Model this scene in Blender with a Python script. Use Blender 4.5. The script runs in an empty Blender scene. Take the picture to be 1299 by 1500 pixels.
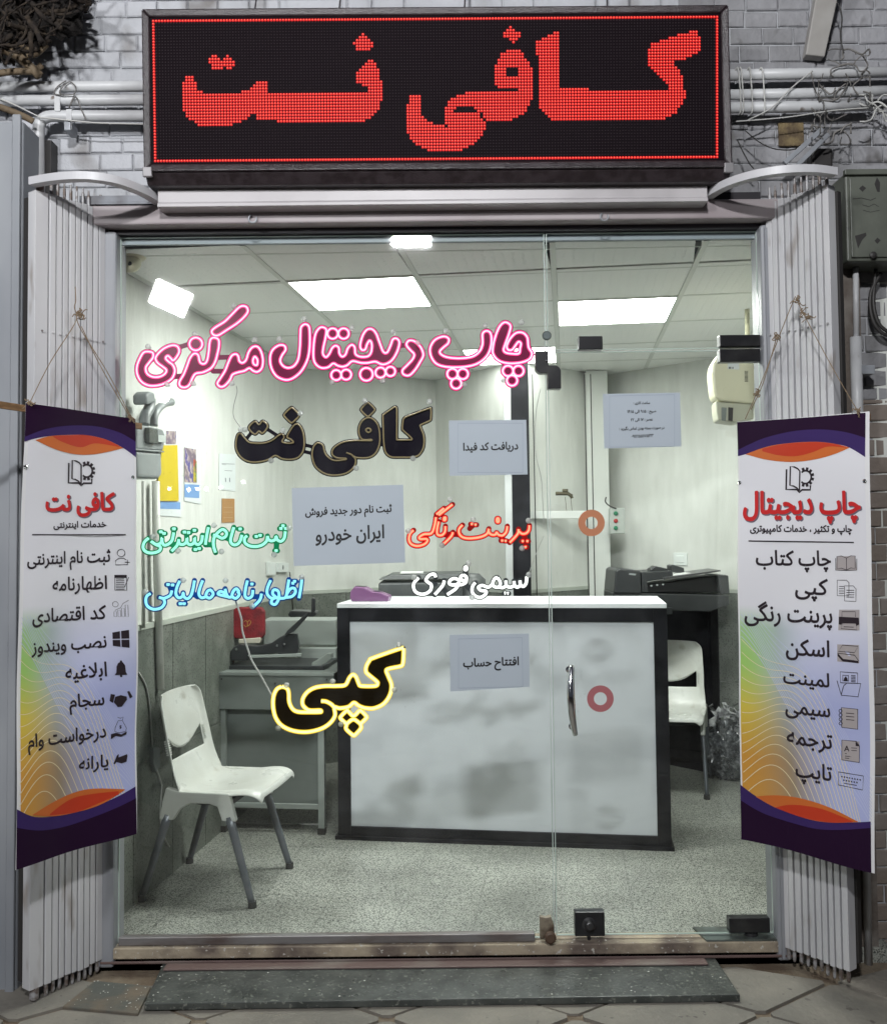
import bpy, bmesh, math, random, unicodedata
import numpy as np
from mathutils import Vector, Matrix, noise
R = math.radians
random.seed(7)
SC = bpy.context.scene
COL = SC.collection

# ------------------------------------------------------------------ camera
F, CX, CY, CH = 1400.0, 650.0, 720.3, 1.48
cam_d = bpy.data.cameras.new("camera"); cam = bpy.data.objects.new("camera", cam_d); COL.objects.link(cam)
CM = Matrix.Rotation(R(92.4), 3, 'X') @ Matrix.Rotation(R(-0.6), 3, 'Z')
cam.matrix_world = Matrix.Translation((0, 0, CH)) @ CM.to_4x4()
cam_d.sensor_width = 36; cam_d.lens = F / 1500 * 36
cam_d.shift_y = -(750 - CY) / 1500
cam_d.clip_start = 0.05; cam_d.clip_end = 200
SC.camera = cam
CO = Vector((0, 0, CH))
def ray(px, py): return CM @ Vector(((px - CX) / F, (CY - py) / F, -1))
def onY(px, py, Y): d = ray(px, py); return CO + d * (Y / d.y)
def onZ(px, py, z=0.0): d = ray(px, py); return CO + d * ((z - CH) / d.z)
def onP(px, py, p0, n): d = ray(px, py); return CO + d * ((p0 - CO).dot(n) / d.dot(n))
def proj(p):
    q = CM.transposed() @ (Vector(p) - CO)
    return CX - F * q.x / q.z, CY + F * q.y / q.z

# ------------------------------------------------------------------ materials
MATS = {}
def srgb(c):
    if isinstance(c, str):
        c = [int(c[i:i + 2], 16) / 255 for i in (0, 2, 4)]
        c = [x / 12.92 if x <= .04045 else ((x + .055) / 1.055) ** 2.4 for x in c]
    return tuple(c)
def newmat(name):
    m = bpy.data.materials.new(name); m.use_nodes = True; nt = m.node_tree
    return m, nt, nt.nodes, nt.links, nt.nodes["Principled BSDF"]
def mat(name, c, rough=.5, metal=0., c2=None, scale=8., bump=0., bscale=None, detail=4., lo=.4, hi=.6, stretch=(1, 1, 1), spec=.5,
        c3=None, scale3=60., lo3=.62, hi3=.66, coat=0., rvar=0.):
    if name in MATS: return MATS[name]
    m, nt, N, L, b = newmat(name)
    c = srgb(c)
    b.inputs["Base Color"].default_value = (*c, 1); b.inputs["Roughness"].default_value = rough
    b.inputs["Metallic"].default_value = metal; b.inputs["Specular IOR Level"].default_value = spec
    b.inputs["Coat Weight"].default_value = coat
    if c2 or bump or c3 or rvar:
        tc = N.new("ShaderNodeTexCoord"); mp = N.new("ShaderNodeMapping"); mp.inputs["Scale"].default_value = stretch
        L.new(tc.outputs["Object"], mp.inputs["Vector"])
    def noi(s, d=detail):
        n = N.new("ShaderNodeTexNoise"); n.inputs["Scale"].default_value = s; n.inputs["Detail"].default_value = d
        L.new(mp.outputs[0], n.inputs["Vector"]); return n
    def ramp(n, a, z):
        r = N.new("ShaderNodeMapRange"); r.inputs["From Min"].default_value = a; r.inputs["From Max"].default_value = z
        L.new(n.outputs["Fac"], r.inputs["Value"]); return r
    out = None
    if c2:
        mx = N.new("ShaderNodeMix"); mx.data_type = 'RGBA'
        mx.inputs[6].default_value = (*c, 1); mx.inputs[7].default_value = (*srgb(c2), 1)
        L.new(ramp(noi(scale), lo, hi).outputs[0], mx.inputs[0]); out = mx.outputs[2]
    if c3:
        mx = N.new("ShaderNodeMix"); mx.data_type = 'RGBA'
        if out: L.new(out, mx.inputs[6])
        else: mx.inputs[6].default_value = (*c, 1)
        mx.inputs[7].default_value = (*srgb(c3), 1)
        L.new(ramp(noi(scale3, 2), lo3, hi3).outputs[0], mx.inputs[0]); out = mx.outputs[2]
    if out: L.new(out, b.inputs["Base Color"])
    if bump:
        bp = N.new("ShaderNodeBump"); bp.inputs["Strength"].default_value = bump; bp.inputs["Distance"].default_value = .01
        L.new(noi(bscale or scale * 4).outputs["Fac"], bp.inputs["Height"]); L.new(bp.outputs[0], b.inputs["Normal"])
    if rvar:
        r = ramp(noi(scale * 2), .3, .7); r.inputs["To Min"].default_value = max(0, rough - rvar); r.inputs["To Max"].default_value = rough + rvar
        L.new(r.outputs[0], b.inputs["Roughness"])
    MATS[name] = m; return m
def emat(name, c, s, base=(.02, .02, .02)):
    if name in MATS: return MATS[name]
    m, nt, N, L, b = newmat(name); c = srgb(c)
    b.inputs["Base Color"].default_value = (*(srgb(base) if base else c), 1)
    b.inputs["Emission Color"].default_value = (*c, 1); b.inputs["Emission Strength"].default_value = s
    b.inputs["Roughness"].default_value = .5; b.inputs["Specular IOR Level"].default_value = .05
    MATS[name] = m; return m

# ------------------------------------------------------------------ objects
def tag(o, label=None, cat=None, group=None, kind=None):
    if label: o["label"] = label
    if cat: o["category"] = cat
    if group: o["group"] = group
    if kind: o["kind"] = kind
    return o
def thing(name, loc, label, cat, group=None):
    o = bpy.data.objects.new(name, None); COL.objects.link(o); o.location = loc; o.empty_display_size = .05
    return tag(o, label, cat, group)
def wpos(o):
    v = Vector(o.location)
    while o.parent: o = o.parent; v += Vector(o.location)
    return v
class MB:
    def __init__(s): s.v = []; s.f = []
    def add(s, vs, fs):
        k = len(s.v); s.v += [Vector(p) for p in vs]; s.f += [[i + k for i in f] for f in fs]; return s
    def box(s, a, b, M=None):
        x0, y0, z0 = a; x1, y1, z1 = b
        vs = [Vector((x, y, z)) for z in (z0, z1) for y in (y0, y1) for x in (x0, x1)]
        if M: vs = [M @ p for p in vs]
        return s.add(vs, [(0, 2, 3, 1), (4, 5, 7, 6), (0, 1, 5, 4), (2, 6, 7, 3), (0, 4, 6, 2), (1, 3, 7, 5)])
    def hexa(s, q, d):                      # four points plus a thickness vector
        q = [Vector(p) for p in q]; d = Vector(d)
        return s.add(q + [p + d for p in q], [(0, 1, 2, 3), (7, 6, 5, 4), (0, 4, 5, 1), (1, 5, 6, 2), (2, 6, 7, 3), (3, 7, 4, 0)])
    def prism(s, pts, d):
        n = len(pts); d = Vector(d)
        return s.add([Vector(p) for p in pts] + [Vector(p) + d for p in pts],
                     [list(range(n)), list(range(2 * n - 1, n - 1, -1))] + [(i, (i + 1) % n, n + (i + 1) % n, n + i) for i in range(n)])
    def tube(s, pts, r, n=8, closed=False, caps=True, ell=1.0):
        pts = [Vector(p) for p in pts]
        q = [pts[0]]
        for p in pts[1:]:
            if (p - q[-1]).length > 1e-5: q.append(p)
        if closed and (q[0] - q[-1]).length < 1e-5: q.pop()
        pts = q; m = len(pts)
        if m < 2: return s
        rs = r if isinstance(r, (list, tuple)) else [r] * m
        if len(rs) != m: rs = [rs[min(len(rs) - 1, int(i * len(rs) / m))] for i in range(m)]
        def tan(i):
            a = pts[i - 1] if (i > 0 or closed) else pts[i]; b = pts[(i + 1) % m] if (i < m - 1 or closed) else pts[i]
            t = b - a
            return t.normalized() if t.length > 1e-9 else Vector((0, 0, 1))
        t0 = tan(0); u = t0.orthogonal().normalized(); vs = []
        if abs(t0.y) < .5: u = t0.cross(Vector((0, 1, 0))).normalized()
        for i in range(m):
            t = tan(i); u = (u - t * u.dot(t))
            u = u.normalized() if u.length > 1e-6 else t.orthogonal().normalized()
            w = t.cross(u)
            for k in range(n):
                a = 2 * math.pi * k / n
                vs.append(pts[i] + u * (math.cos(a) * rs[i]) + w * (math.sin(a) * rs[i] * ell))
        fs = []
        for i in range(m if closed else m - 1):
            j = (i + 1) % m
            for k in range(n): fs.append((i * n + k, i * n + (k + 1) % n, j * n + (k + 1) % n, j * n + k))
        if caps and not closed: fs += [list(range(n))[::-1], [(m - 1) * n + k for k in range(n)]]
        return s.add(vs, fs)
    def lathe(s, c, axis, prof, n=24, ang=None):
        c = Vector(c); axis = Vector(axis).normalized(); u = axis.orthogonal().normalized(); w = axis.cross(u)
        vs = []; m = len(prof)
        for (r, h) in prof:
            for k in range(n):
                a = 2 * math.pi * k / n; vs.append(c + axis * h + (u * math.cos(a) + w * math.sin(a)) * r)
        fs = [(i * n + k, i * n + (k + 1) % n, (i + 1) * n + (k + 1) % n, (i + 1) * n + k) for i in range(m - 1) for k in range(n)]
        if prof[0][0] > 1e-6: fs.append(list(range(n))[::-1])
        if prof[-1][0] > 1e-6: fs.append([(m - 1) * n + k for k in range(n)])
        return s.add(vs, fs)
    def build(s, name, m, parent=None, smooth=False, bevel=0, seg=2, sub=0, solid=0, merge=0):
        off = wpos(parent) if parent else Vector((0, 0, 0))
        me = bpy.data.meshes.new(name); bm = bmesh.new()
        vv = [bm.verts.new(p - off) for p in s.v]
        for f in s.f:
            try: bm.faces.new([vv[i] for i in f])
            except ValueError: pass
        if merge: bmesh.ops.remove_doubles(bm, verts=bm.verts, dist=merge)
        bmesh.ops.recalc_face_normals(bm, faces=bm.faces)
        if bevel: bmesh.ops.bevel(bm, geom=list(bm.edges), offset=bevel, segments=seg, profile=.5, affect='EDGES', clamp_overlap=True)
        if solid: bmesh.ops.solidify(bm, geom=list(bm.faces), thickness=solid)
        bm.to_mesh(me); bm.free()
        o = bpy.data.objects.new(name, me); COL.objects.link(o)
        if parent: o.parent = parent
        me.materials.append(m)
        if smooth or sub:
            for p in me.polygons: p.use_smooth = True
        if sub:
            md = o.modifiers.new("sub", 'SUBSURF'); md.levels = md.render_levels = sub
        return o
def autosmooth(o, a=35):
    me = o.data
    for p in me.polygons: p.use_smooth = True
    bm = bmesh.new(); bm.from_mesh(me)
    for e in bm.edges:
        if len(e.link_faces) == 2 and e.calc_face_angle(0) > R(a): e.smooth = False
    bm.to_mesh(me); bm.free(); return o
def cr(pts, closed=False, k=5):             # Catmull-Rom through points
    pts = [Vector(p) if len(p) == 3 else Vector((p[0], p[1], 0)) for p in pts]; n = len(pts); out = []
    if n < 3: return pts
    for i in range(n if closed else n - 1):
        p0 = pts[(i - 1) % n] if closed or i > 0 else pts[i]; p1 = pts[i]; p2 = pts[(i + 1) % n]
        p3 = pts[(i + 2) % n] if closed or i < n - 2 else p2
        for j in range(k):
            t = j / k
            out.append(.5 * ((2 * p1) + (p2 - p0) * t + (2 * p0 - 5 * p1 + 4 * p2 - p3) * t * t + (3 * p1 - p0 - 3 * p2 + p3) * t ** 3))
    if not closed: out.append(pts[-1])
    return out

# ------------------------------------------------------------------ Persian lettering (glyphs of Blender's own built-in font)
FORMS = {}
for cp in list(range(0xFB50, 0xFC00)) + list(range(0xFE80, 0xFEFD)):
    d = unicodedata.decomposition(chr(cp)).split()
    if len(d) >= 2 and d[0] in ('<isolated>', '<final>', '<initial>', '<medial>'):
        FORMS.setdefault(''.join(chr(int(x, 16)) for x in d[1:]), {})[d[0][1:-1]] = chr(cp)
def shape(t):
    t = list(t); out = []; i = 0
    def dual(c): return c in FORMS and 'initial' in FORMS[c]
    prev = False
    while i < len(t):
        c = t[i]
        if c == '\u0644' and i + 1 < len(t) and t[i + 1] == '\u0627':
            f = FORMS['\u0644\u0627']; out.append(f['final'] if prev else f['isolated']); prev = False; i += 2; continue
        if c in FORMS and 'isolated' in FORMS[c]:
            nxt = i + 1 < len(t) and t[i + 1] in FORMS and dual(c)
            f = FORMS[c]; key = ('medial' if nxt else 'final') if prev else ('initial' if nxt else 'isolated')
            out.append(f.get(key, f['isolated'])); prev = nxt
        elif c == '\u0640': out.append(c); prev = True
        else: out.append(c); prev = False
        i += 1
    out = out[::-1]; res = []; run = []
    for c in out:
        if c.isdigit() or (c in '.:' and run): run.append(c)
        else: res += run[::-1]; run = []; res.append(c)
    return ''.join(res + run[::-1])
def glyphs(t, offset=0., rtl=True, shear=0., sp=1.0):
    cu = bpy.data.curves.new("t", 'FONT'); cu.body = shape(t) if rtl else t; cu.offset = offset; cu.shear = shear
    cu.resolution_u = 3; cu.space_character = sp
    o = bpy.data.objects.new("t", cu); COL.objects.link(o)
    bpy.context.view_layer.update()
    me = o.evaluated_get(bpy.context.evaluated_depsgraph_get()).to_mesh()
    vs = [tuple(v.co[:2]) for v in me.vertices]; fs = [list(p.vertices) for p in me.polygons]
    bpy.data.objects.remove(o); bpy.data.curves.remove(cu)
    return vs, fs
def text_px(mb, t, a, b, fn, ky=1.0, offset=0.012, rtl=True, shear=0., bold=0.):
    """text whose ink runs from pixel a to pixel b along the baseline; fn maps a pixel to the surface"""
    vs, fs = glyphs(t, offset, rtl, shear)
    if not vs: return
    x0 = min(v[0] for v in vs); x1 = max(v[0] for v in vs); L = math.dist(a, b)
    s = L / (x1 - x0); dx, dy = (b[0] - a[0]) / L, (b[1] - a[1]) / L
    cp = [(0, 0)] if not bold else [(0, 0)] + [(bold * math.cos(k * math.pi / 3 + .3), bold * math.sin(k * math.pi / 3 + .3)) for k in range(6)]
    for k, (ox, oy) in enumerate(cp):
        out = []
        for (x, y) in vs:
            u = (x - x0) * s; w = y * s * ky
            p = fn(a[0] + dx * u + ox, a[1] + dy * u - w + oy); out.append(p + (CO - p).normalized() * (.00004 * k))
        mb.add(out, fs)

# ------------------------------------------------------------------ outlines from strokes (distance field + marching squares), in pixels
def inside_mask(polys, X, Y):
    m = np.zeros(X.shape, bool)
    for P in polys:
        k = np.zeros(X.shape, bool); n = len(P)
        for i in range(n):
            x1, y1 = P[i][0], P[i][1]; x2, y2 = P[(i + 1) % n][0], P[(i + 1) % n][1]
            if y1 == y2: continue
            c = ((y1 > Y) != (y2 > Y)) & (X < (x2 - x1) * (Y - y1) / (y2 - y1) + x1)
            k ^= c
        m |= k
    return m
def offset_outline(lines, polys, margin, step=.5):
    """outer outlines of everything within margin of the lines or inside the polys"""
    allp = [p for l in lines for p in l] + [p for l in polys for p in l]
    x0 = min(p[0] for p in allp) - margin - 3; x1 = max(p[0] for p in allp) + margin + 3
    y0 = min(p[1] for p in allp) - margin - 3; y1 = max(p[1] for p in allp) + margin + 3
    nx = int((x1 - x0) / step) + 1; ny = int((y1 - y0) / step) + 1
    D = np.full((ny, nx), 1e3); xs = x0 + np.arange(nx) * step; ys = y0 + np.arange(ny) * step
    w = margin + 2
    for l, mg in [(l, margin) for l in lines]:
        for a, b in zip(l[:-1], l[1:]):
            n = max(1, int(math.dist(a[:2], b[:2]) / .6))
            for t in range(n + 1):
                px = a[0] + (b[0] - a[0]) * t / n; py = a[1] + (b[1] - a[1]) * t / n
                i0 = max(0, int((px - w - x0) / step)); i1 = min(nx, int((px + w - x0) / step) + 2)
                j0 = max(0, int((py - w - y0) / step)); j1 = min(ny, int((py + w - y0) / step) + 2)
                d = np.hypot(xs[None, i0:i1] - px, ys[j0:j1, None] - py)
                D[j0:j1, i0:i1] = np.minimum(D[j0:j1, i0:i1], d)
    f = D - margin
    if polys:
        XX, YY = np.meshgrid(xs, ys); f = np.where(inside_mask(polys, XX, YY), np.minimum(f, -1), f)
    f = np.clip(f, -3, 3)
    for _ in range(2):
        g = f.copy(); g[1:-1, 1:-1] = (f[1:-1, 1:-1] * 2 + f[:-2, 1:-1] + f[2:, 1:-1] + f[1:-1, :-2] + f[1:-1, 2:]) / 6; f = g
    nb = {}
    def pt(j, i, e):
        if e == 0: a, b = (j, i), (j, i + 1)
        elif e == 1: a, b = (j, i + 1), (j + 1, i + 1)
        elif e == 2: a, b = (j + 1, i), (j + 1, i + 1)
        else: a, b = (j, i), (j + 1, i)
        return (a, b)
    s = f < 0
    code = s[:-1, :-1] * 1 + s[:-1, 1:] * 2 + s[1:, 1:] * 4 + s[1:, :-1] * 8
    T = {1: [(3, 0)], 2: [(0, 1)], 3: [(3, 1)], 4: [(1, 2)], 5: [(3, 0), (1, 2)], 6: [(0, 2)], 7: [(3, 2)], 8: [(2, 3)], 9: [(2, 0)],
         10: [(0, 1), (2, 3)], 11: [(2, 1)], 12: [(1, 3)], 13: [(1, 0)], 14: [(0, 3)]}
    for j, i in zip(*np.nonzero((code > 0) & (code < 15))):
        for a, b in T[int(code[j, i])]:
            A = pt(j, i, a); B = pt(j, i, b); nb.setdefault(A, []).append(B); nb.setdefault(B, []).append(A)
    def pos(k):
        (j1, i1), (j2, i2) = k; v1 = f[j1, i1]; v2 = f[j2, i2]; t = v1 / (v1 - v2)
        return (x0 + (i1 + (i2 - i1) * t) * step, y0 + (j1 + (j2 - j1) * t) * step)
    seen = set(); loops = []
    for k in nb:
        if k in seen: continue
        loop = [k]; seen.add(k); cur = k
        while True:
            nx_ = [q for q in nb[cur] if q not in seen]
            if not nx_: break
            cur = nx_[0]; seen.add(cur); loop.append(cur)
        if len(loop) > 12: loops.append([pos(q) for q in loop][::2])
    return loops
def fill_loops(loops, fn, thick):
    """filled and extruded plate from closed outlines; fn(px, py, depth) maps to the world"""
    cu = bpy.data.curves.new("c", 'CURVE'); cu.dimensions = '2D'; cu.fill_mode = 'BOTH'; cu.extrude = .5
    for l in loops:
        sp = cu.splines.new('POLY'); sp.points.add(len(l) - 1); sp.use_cyclic_u = True
        for p, q in zip(sp.points, l): p.co = (q[0], -q[1], 0, 1)
    o = bpy.data.objects.new("c", cu); COL.objects.link(o); bpy.context.view_layer.update()
    me = o.evaluated_get(bpy.context.evaluated_depsgraph_get()).to_mesh()
    vs = [fn(v.co.x, -v.co.y, (v.co.z + .5) * thick) for v in me.vertices]; fs = [list(p.vertices) for p in me.polygons]
    bpy.data.objects.remove(o); bpy.data.curves.remove(cu)
    return MB().add(vs, fs)
def ribbon(mb, pts, w, fn, closed=False):
    """flat band of pixel width w along pixel points, laid on fn's surface"""
    pts = [Vector((p[0], p[1])) for p in pts]; n = len(pts); vs = []
    for i in range(n):
        a = pts[i - 1] if i or closed else pts[i]; b = pts[(i + 1) % n] if i < n - 1 or closed else pts[i]
        t = (b - a).normalized() if (b - a).length > 1e-9 else Vector((1, 0)); m = Vector((-t.y, t.x)) * w / 2
        vs += [fn(*(pts[i] + m)), fn(*(pts[i] - m))]
    mb.add(vs, [(2 * i, 2 * i + 1, 2 * ((i + 1) % n) + 1, 2 * ((i + 1) % n)) for i in range(n if closed else n - 1)])
def circ(x, y, r, n=16): return [(x + r * math.cos(2 * math.pi * k / n), y + r * math.sin(2 * math.pi * k / n)) for k in range(n)]
# ------------------------------------------------------------------ setting
GY = 3.45                                     # plane of the shop glass
CEIL = 2.543
dv = ray(831, 777); dv.z = 0; dv.normalize(); rv = Vector((dv.y, -dv.x, 0))
def room(a, b, z=0): return rv * a + dv * b + Vector((0, 0, z))
wp = [Vector(onZ(*p, z=CEIL)) for p in [(430, 539), (638, 557), (757, 530), (888, 549.5), (1095, 517)]]
for p in wp: p.z = 0
Lf = room(-1.755, 1) ; c1 = wp[0]
Lw0 = room(-1.755, 3.66)
Lw0 = Lw0 + (c1 - Lw0) * ((GY + .06 - Lw0.y) / (c1.y - Lw0.y))
Rw1 = wp[4]; Rw0 = Rw1 - dv * ((Rw1.y - GY - .06) / dv.y)
plan = [Lw0] + wp + [Rw0]

M_wallpaper = mat("wallpaper", (.63, .645, .61), .75, c2=(.56, .575, .54), scale=14, lo=.35, hi=.7, stretch=(1, 1, .25), bump=.25, bscale=40)
def tilemat(name, c, c2, c3, rough, tile, joint, jw=.004, sc=90, rotz=0., off=(0, 0, 0), vert=False, stain=None):
    m, nt, N, L, b = newmat(name)
    tc = N.new("ShaderNodeTexCoord"); mp = N.new("ShaderNodeMapping"); mp.inputs["Rotation"].default_value = (0, 0, rotz)
    mp.inputs["Location"].default_value = off
    L.new(tc.outputs["Object"], mp.inputs[0])
    vo = N.new("ShaderNodeTexVoronoi"); vo.inputs["Scale"].default_value = sc; L.new(mp.outputs[0], vo.inputs["Vector"])
    rp = N.new("ShaderNodeValToRGB"); L.new(vo.outputs["Color"], rp.inputs[0])
    e = rp.color_ramp.elements; e[0].color = (*srgb(c2), 1); e[0].position = .25; e[1].color = (*srgb(c), 1); e[1].position = .5
    n1 = e.new(.8); n1.color = (*srgb(c3), 1)
    no = N.new("ShaderNodeTexNoise"); no.inputs["Scale"].default_value = 2.2; no.inputs["Detail"].default_value = 5; L.new(mp.outputs[0], no.inputs["Vector"])
    mr = N.new("ShaderNodeMapRange"); mr.inputs["From Min"].default_value = .3; mr.inputs["From Max"].default_value = .7
    mr.inputs["To Min"].default_value = .66; mr.inputs["To Max"].default_value = 1.20; L.new(no.outputs["Fac"], mr.inputs["Value"])
    mu = N.new("ShaderNodeMix"); mu.data_type = 'RGBA'; mu.blend_type = 'MULTIPLY'; mu.inputs[0].default_value = 1
    L.new(rp.outputs[0], mu.inputs[6])
    L.new(mr.outputs[0], mu.inputs[7])
    sx = N.new("ShaderNodeSeparateXYZ"); L.new(mp.outputs[0], sx.inputs[0])
    js = None
    axes = (0, 2) if vert else (0, 1)
    for ax, t in zip(axes, tile):
        d = N.new("ShaderNodeMath"); d.operation = 'PINGPONG'; d.inputs[1].default_value = t / 2
        L.new(sx.outputs[ax], d.inputs[0])
        g = N.new("ShaderNodeMath"); g.operation = 'LESS_THAN'; g.inputs[1].default_value = jw / 2; L.new(d.outputs[0], g.inputs[0])
        if js is None: js = g
        else:
            mx = N.new("ShaderNodeMath"); mx.operation = 'MAXIMUM'; L.new(js.outputs[0], mx.inputs[0]); L.new(g.outputs[0], mx.inputs[1]); js = mx
    fj = N.new("ShaderNodeMath"); fj.operation = 'MULTIPLY'; fj.inputs[1].default_value = .32; L.new(js.outputs[0], fj.inputs[0])
    mj = N.new("ShaderNodeMix"); mj.data_type = 'RGBA'; mj.inputs[7].default_value = (*srgb(joint), 1)
    L.new(mu.outputs[2], mj.inputs[6]); L.new(fj.outputs[0], mj.inputs[0])
    L.new(mj.outputs[2], b.inputs["Base Color"]); b.inputs["Roughness"].default_value = rough
    bp = N.new("ShaderNodeBump"); bp.inputs["Strength"].default_value = .1; bp.inputs["Distance"].default_value = .003
    L.new(vo.outputs["Distance"], bp.inputs["Height"]); L.new(bp.outputs[0], b.inputs["Normal"])
    MATS[name] = m; return m
M_terrazzo = tilemat("terrazzo", (.37, .385, .345), (.05, .055, .05), (.47, .48, .43), .38, (.30, .30), (.08, .085, .08), .0065, 270, rotz=math.atan2(dv.x, dv.y), off=(.07, .04, 0))
M_granite = mat("granite_wainscot", (.12, .135, .115), .42, c2=(.20, .215, .19), scale=9, lo=.35, hi=.65, c3=(.07, .08, .07), scale3=120, lo3=.56, hi3=.62, detail=9)
M_white = mat("white_paint", (.62, .63, .64), .45, c2=(.50, .51, .53), scale=5, lo=.45, hi=.75, bump=.08, bscale=30)
M_grout = mat("grout", (.36, .37, .34), .7)

# floor
f = MB(); poly = [Vector((Lw0.x - .05, GY - .02, -.06))] + [p + Vector((0, 0, -.06)) for p in [Lw0] + wp + [Rw0]] + [Vector((Rw0.x, GY - .02, -.06))]
f.prism(poly, (0, 0, .06)); o = f.build("floor", M_terrazzo); tag(o, kind="structure")
# ceiling tiles (recessed pressed panels) with T bars
m, nt, N, L, b = newmat("ceiling_tile")
tc = N.new("ShaderNodeTexCoord"); mp = N.new("ShaderNodeMapping"); mp.inputs["Rotation"].default_value = (0, 0, math.atan2(dv.x, dv.y)); L.new(tc.outputs["Object"], mp.inputs[0])
vo = N.new("ShaderNodeTexVoronoi"); vo.inputs["Scale"].default_value = 26; vo.inputs["Randomness"].default_value = .12; L.new(mp.outputs[0], vo.inputs["Vector"])
mr = N.new("ShaderNodeMapRange"); mr.inputs["From Min"].default_value = .12; mr.inputs["From Max"].default_value = .2; L.new(vo.outputs["Distance"], mr.inputs["Value"])
bp = N.new("ShaderNodeBump"); bp.inputs["Strength"].default_value = .55; bp.inputs["Distance"].default_value = .004; L.new(mr.outputs[0], bp.inputs["Height"]); L.new(bp.outputs[0], b.inputs["Normal"])
b.inputs["Base Color"].default_value = (.80, .81, .785, 1); b.inputs["Roughness"].default_value = .42
M_ceil = m
T = .565; a0 = -.603; b0 = 3.871; TB = .545
M_bar = mat("ceiling_bar", (.60, .62, .58), .4)
c = MB(); bars = MB(); gaps = MB()
lights = {(0, 1), (2, 2), (1, 4), (3, 1) }                 # filled in below
def cell(i, j): return room(a0 - T + i * T, b0 - TB + j * TB), room(a0 + i * T, b0 + j * TB)
LIT = [(0, 1), (2, 2), (1, 4)]
for i in range(-2, 8):
    for j in range(-1, 9):
        A = a0 - T + i * T; B = b0 - TB + j * TB
        if (i, j) in LIT: continue
        q = [room(A + .012, B + .012, CEIL), room(A + T - .012, B + .012, CEIL), room(A + T - .012, B + TB - .012, CEIL), room(A + .012, B + TB - .012, CEIL)]
        if min(p.y for p in q) < GY - .35: continue
        q = [Vector((p.x, max(p.y, GY + .03), p.z)) for p in q]
        c.hexa(q, (0, 0, .01))
for i in range(-2, 9):
    A = a0 - T + i * T
    p, q = room(A - .0108, 3.2, CEIL - .003), room(A + .0108, 3.2, CEIL - .003)
    k0 = (GY + .03 - p.y) / dv.y
    bars.hexa([p + dv * k0, q + dv * k0, room(A + .0108, 8.6, CEIL - .003), room(A - .0108, 8.6, CEIL - .003)], (0, 0, .02))
for j in range(-1, 10):
    B = b0 - TB + j * TB
    q = [room(-2.6, B - .009, CEIL - .001), room(3.9, B - .009, CEIL - .001), room(3.9, B + .009, CEIL - .001), room(-2.6, B + .009, CEIL - .001)]
    q = [Vector((p.x, max(p.y, GY + .03), p.z)) for p in q]
    bars.hexa(q, (0, 0, .018))
    # thin shadow gap along the tiles
cb = MB().box((-3, GY + .03, CEIL + .03), (4.5, 9, CEIL + .06)).build("ceiling", mat("void", (.03, .03, .03), .9)); tag(cb, kind="structure")
c.build("ceiling_tiles", M_ceil, cb); bars.build("ceiling_grid", M_bar, cb)
M_panel = emat("led_panel", (.975, 1.0, .955), 41); M_panel2 = emat("led_panel_dim", (.975, 1.0, .955), 15)
def panel(i, j, lab):
    A = a0 - T + i * T; B = b0 - TB + j * TB; r = thing("ceiling_light", room(A + T / 2, B + TB / 2, CEIL), lab, "ceiling light", "square light panels in the shop ceiling")
    e = .016
    MB().hexa([room(A + e, B + e, CEIL - .002), room(A + T - e, B + e, CEIL - .002), room(A + T - e, B + TB - e, CEIL - .002), room(A + e, B + TB - e, CEIL - .002)], (0, 0, .008)).build("diffuser", M_panel if j < 4 else M_panel2, r)
    fr = MB()
    for (x0, x1, y0, y1) in ((A + .003, A + e, B + .003, B + TB - .003), (A + T - e, A + T - .003, B + .003, B + TB - .003), (A + e, A + T - e, B + .003, B + e), (A + e, A + T - e, B + TB - e, B + TB - .003)):
        fr.hexa([room(x0, y0, CEIL - .004), room(x1, y0, CEIL - .004), room(x1, y1, CEIL - .004), room(x0, y1, CEIL - .004)], (0, 0, .012))
    fr.build("frame", M_bar, r)
panel(0, 1, "large glowing square ceiling panel above the pink neon letters, left of the other panels")
panel(2, 2, "glowing square ceiling panel right of the glass door seam above the black patch fitting")
panel(1, 4, "far glowing ceiling panel partly hidden behind the pink neon letters")

# interior walls, each a slab leaning outwards from the room
def wall(i, label, name="interior_wall"):
    a, bq = plan[i], plan[i + 1]; d = (bq - a).normalized(); n = Vector((d.y, -d.x, 0)); cen = room(0, 4.6)
    if (cen - a).dot(n) > 0: n = -n
    r = thing(name, (a + bq) / 2, label, "wall")
    up = Vector((0, 0, CEIL + .03))
    MB().hexa([a, bq, bq + up, a + up], n * .1).build("plaster", M_wallpaper, r)
    Hh = 1.09; inn = -n
    g = MB(); gr = MB(); Lw = (bq - a).length; k = max(1, round(Lw / .4)); w = Lw / k
    for q in range(k):
        for z0, z1 in ((.0, .545), (.549, Hh)):
            p0 = a + d * (q * w + .003) + inn * .002; p1 = a + d * ((q + 1) * w - .003) + inn * .002
            g.hexa([p0 + Vector((0, 0, z0)), p1 + Vector((0, 0, z0)), p1 + Vector((0, 0, z1)), p0 + Vector((0, 0, z1))], inn * .014)
    gr.hexa([a + inn * .001, bq + inn * .001, bq + Vector((0, 0, Hh)) + inn * .001, a + Vector((0, 0, Hh)) + inn * .001], inn * .009)
    gr.build("grout", M_grout, r); g.build("wainscot_tiles", M_granite, r)
    t0 = a + Vector((0, 0, Hh)); t1 = bq + Vector((0, 0, Hh))
    MB().hexa([t0, t1, t1 + Vector((0, 0, .022)), t0 + Vector((0, 0, .022))], inn * .02).build("cap_moulding", mat("cap", (.42, .45, .40), .5), r)
    return n, d
WN = []
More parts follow.
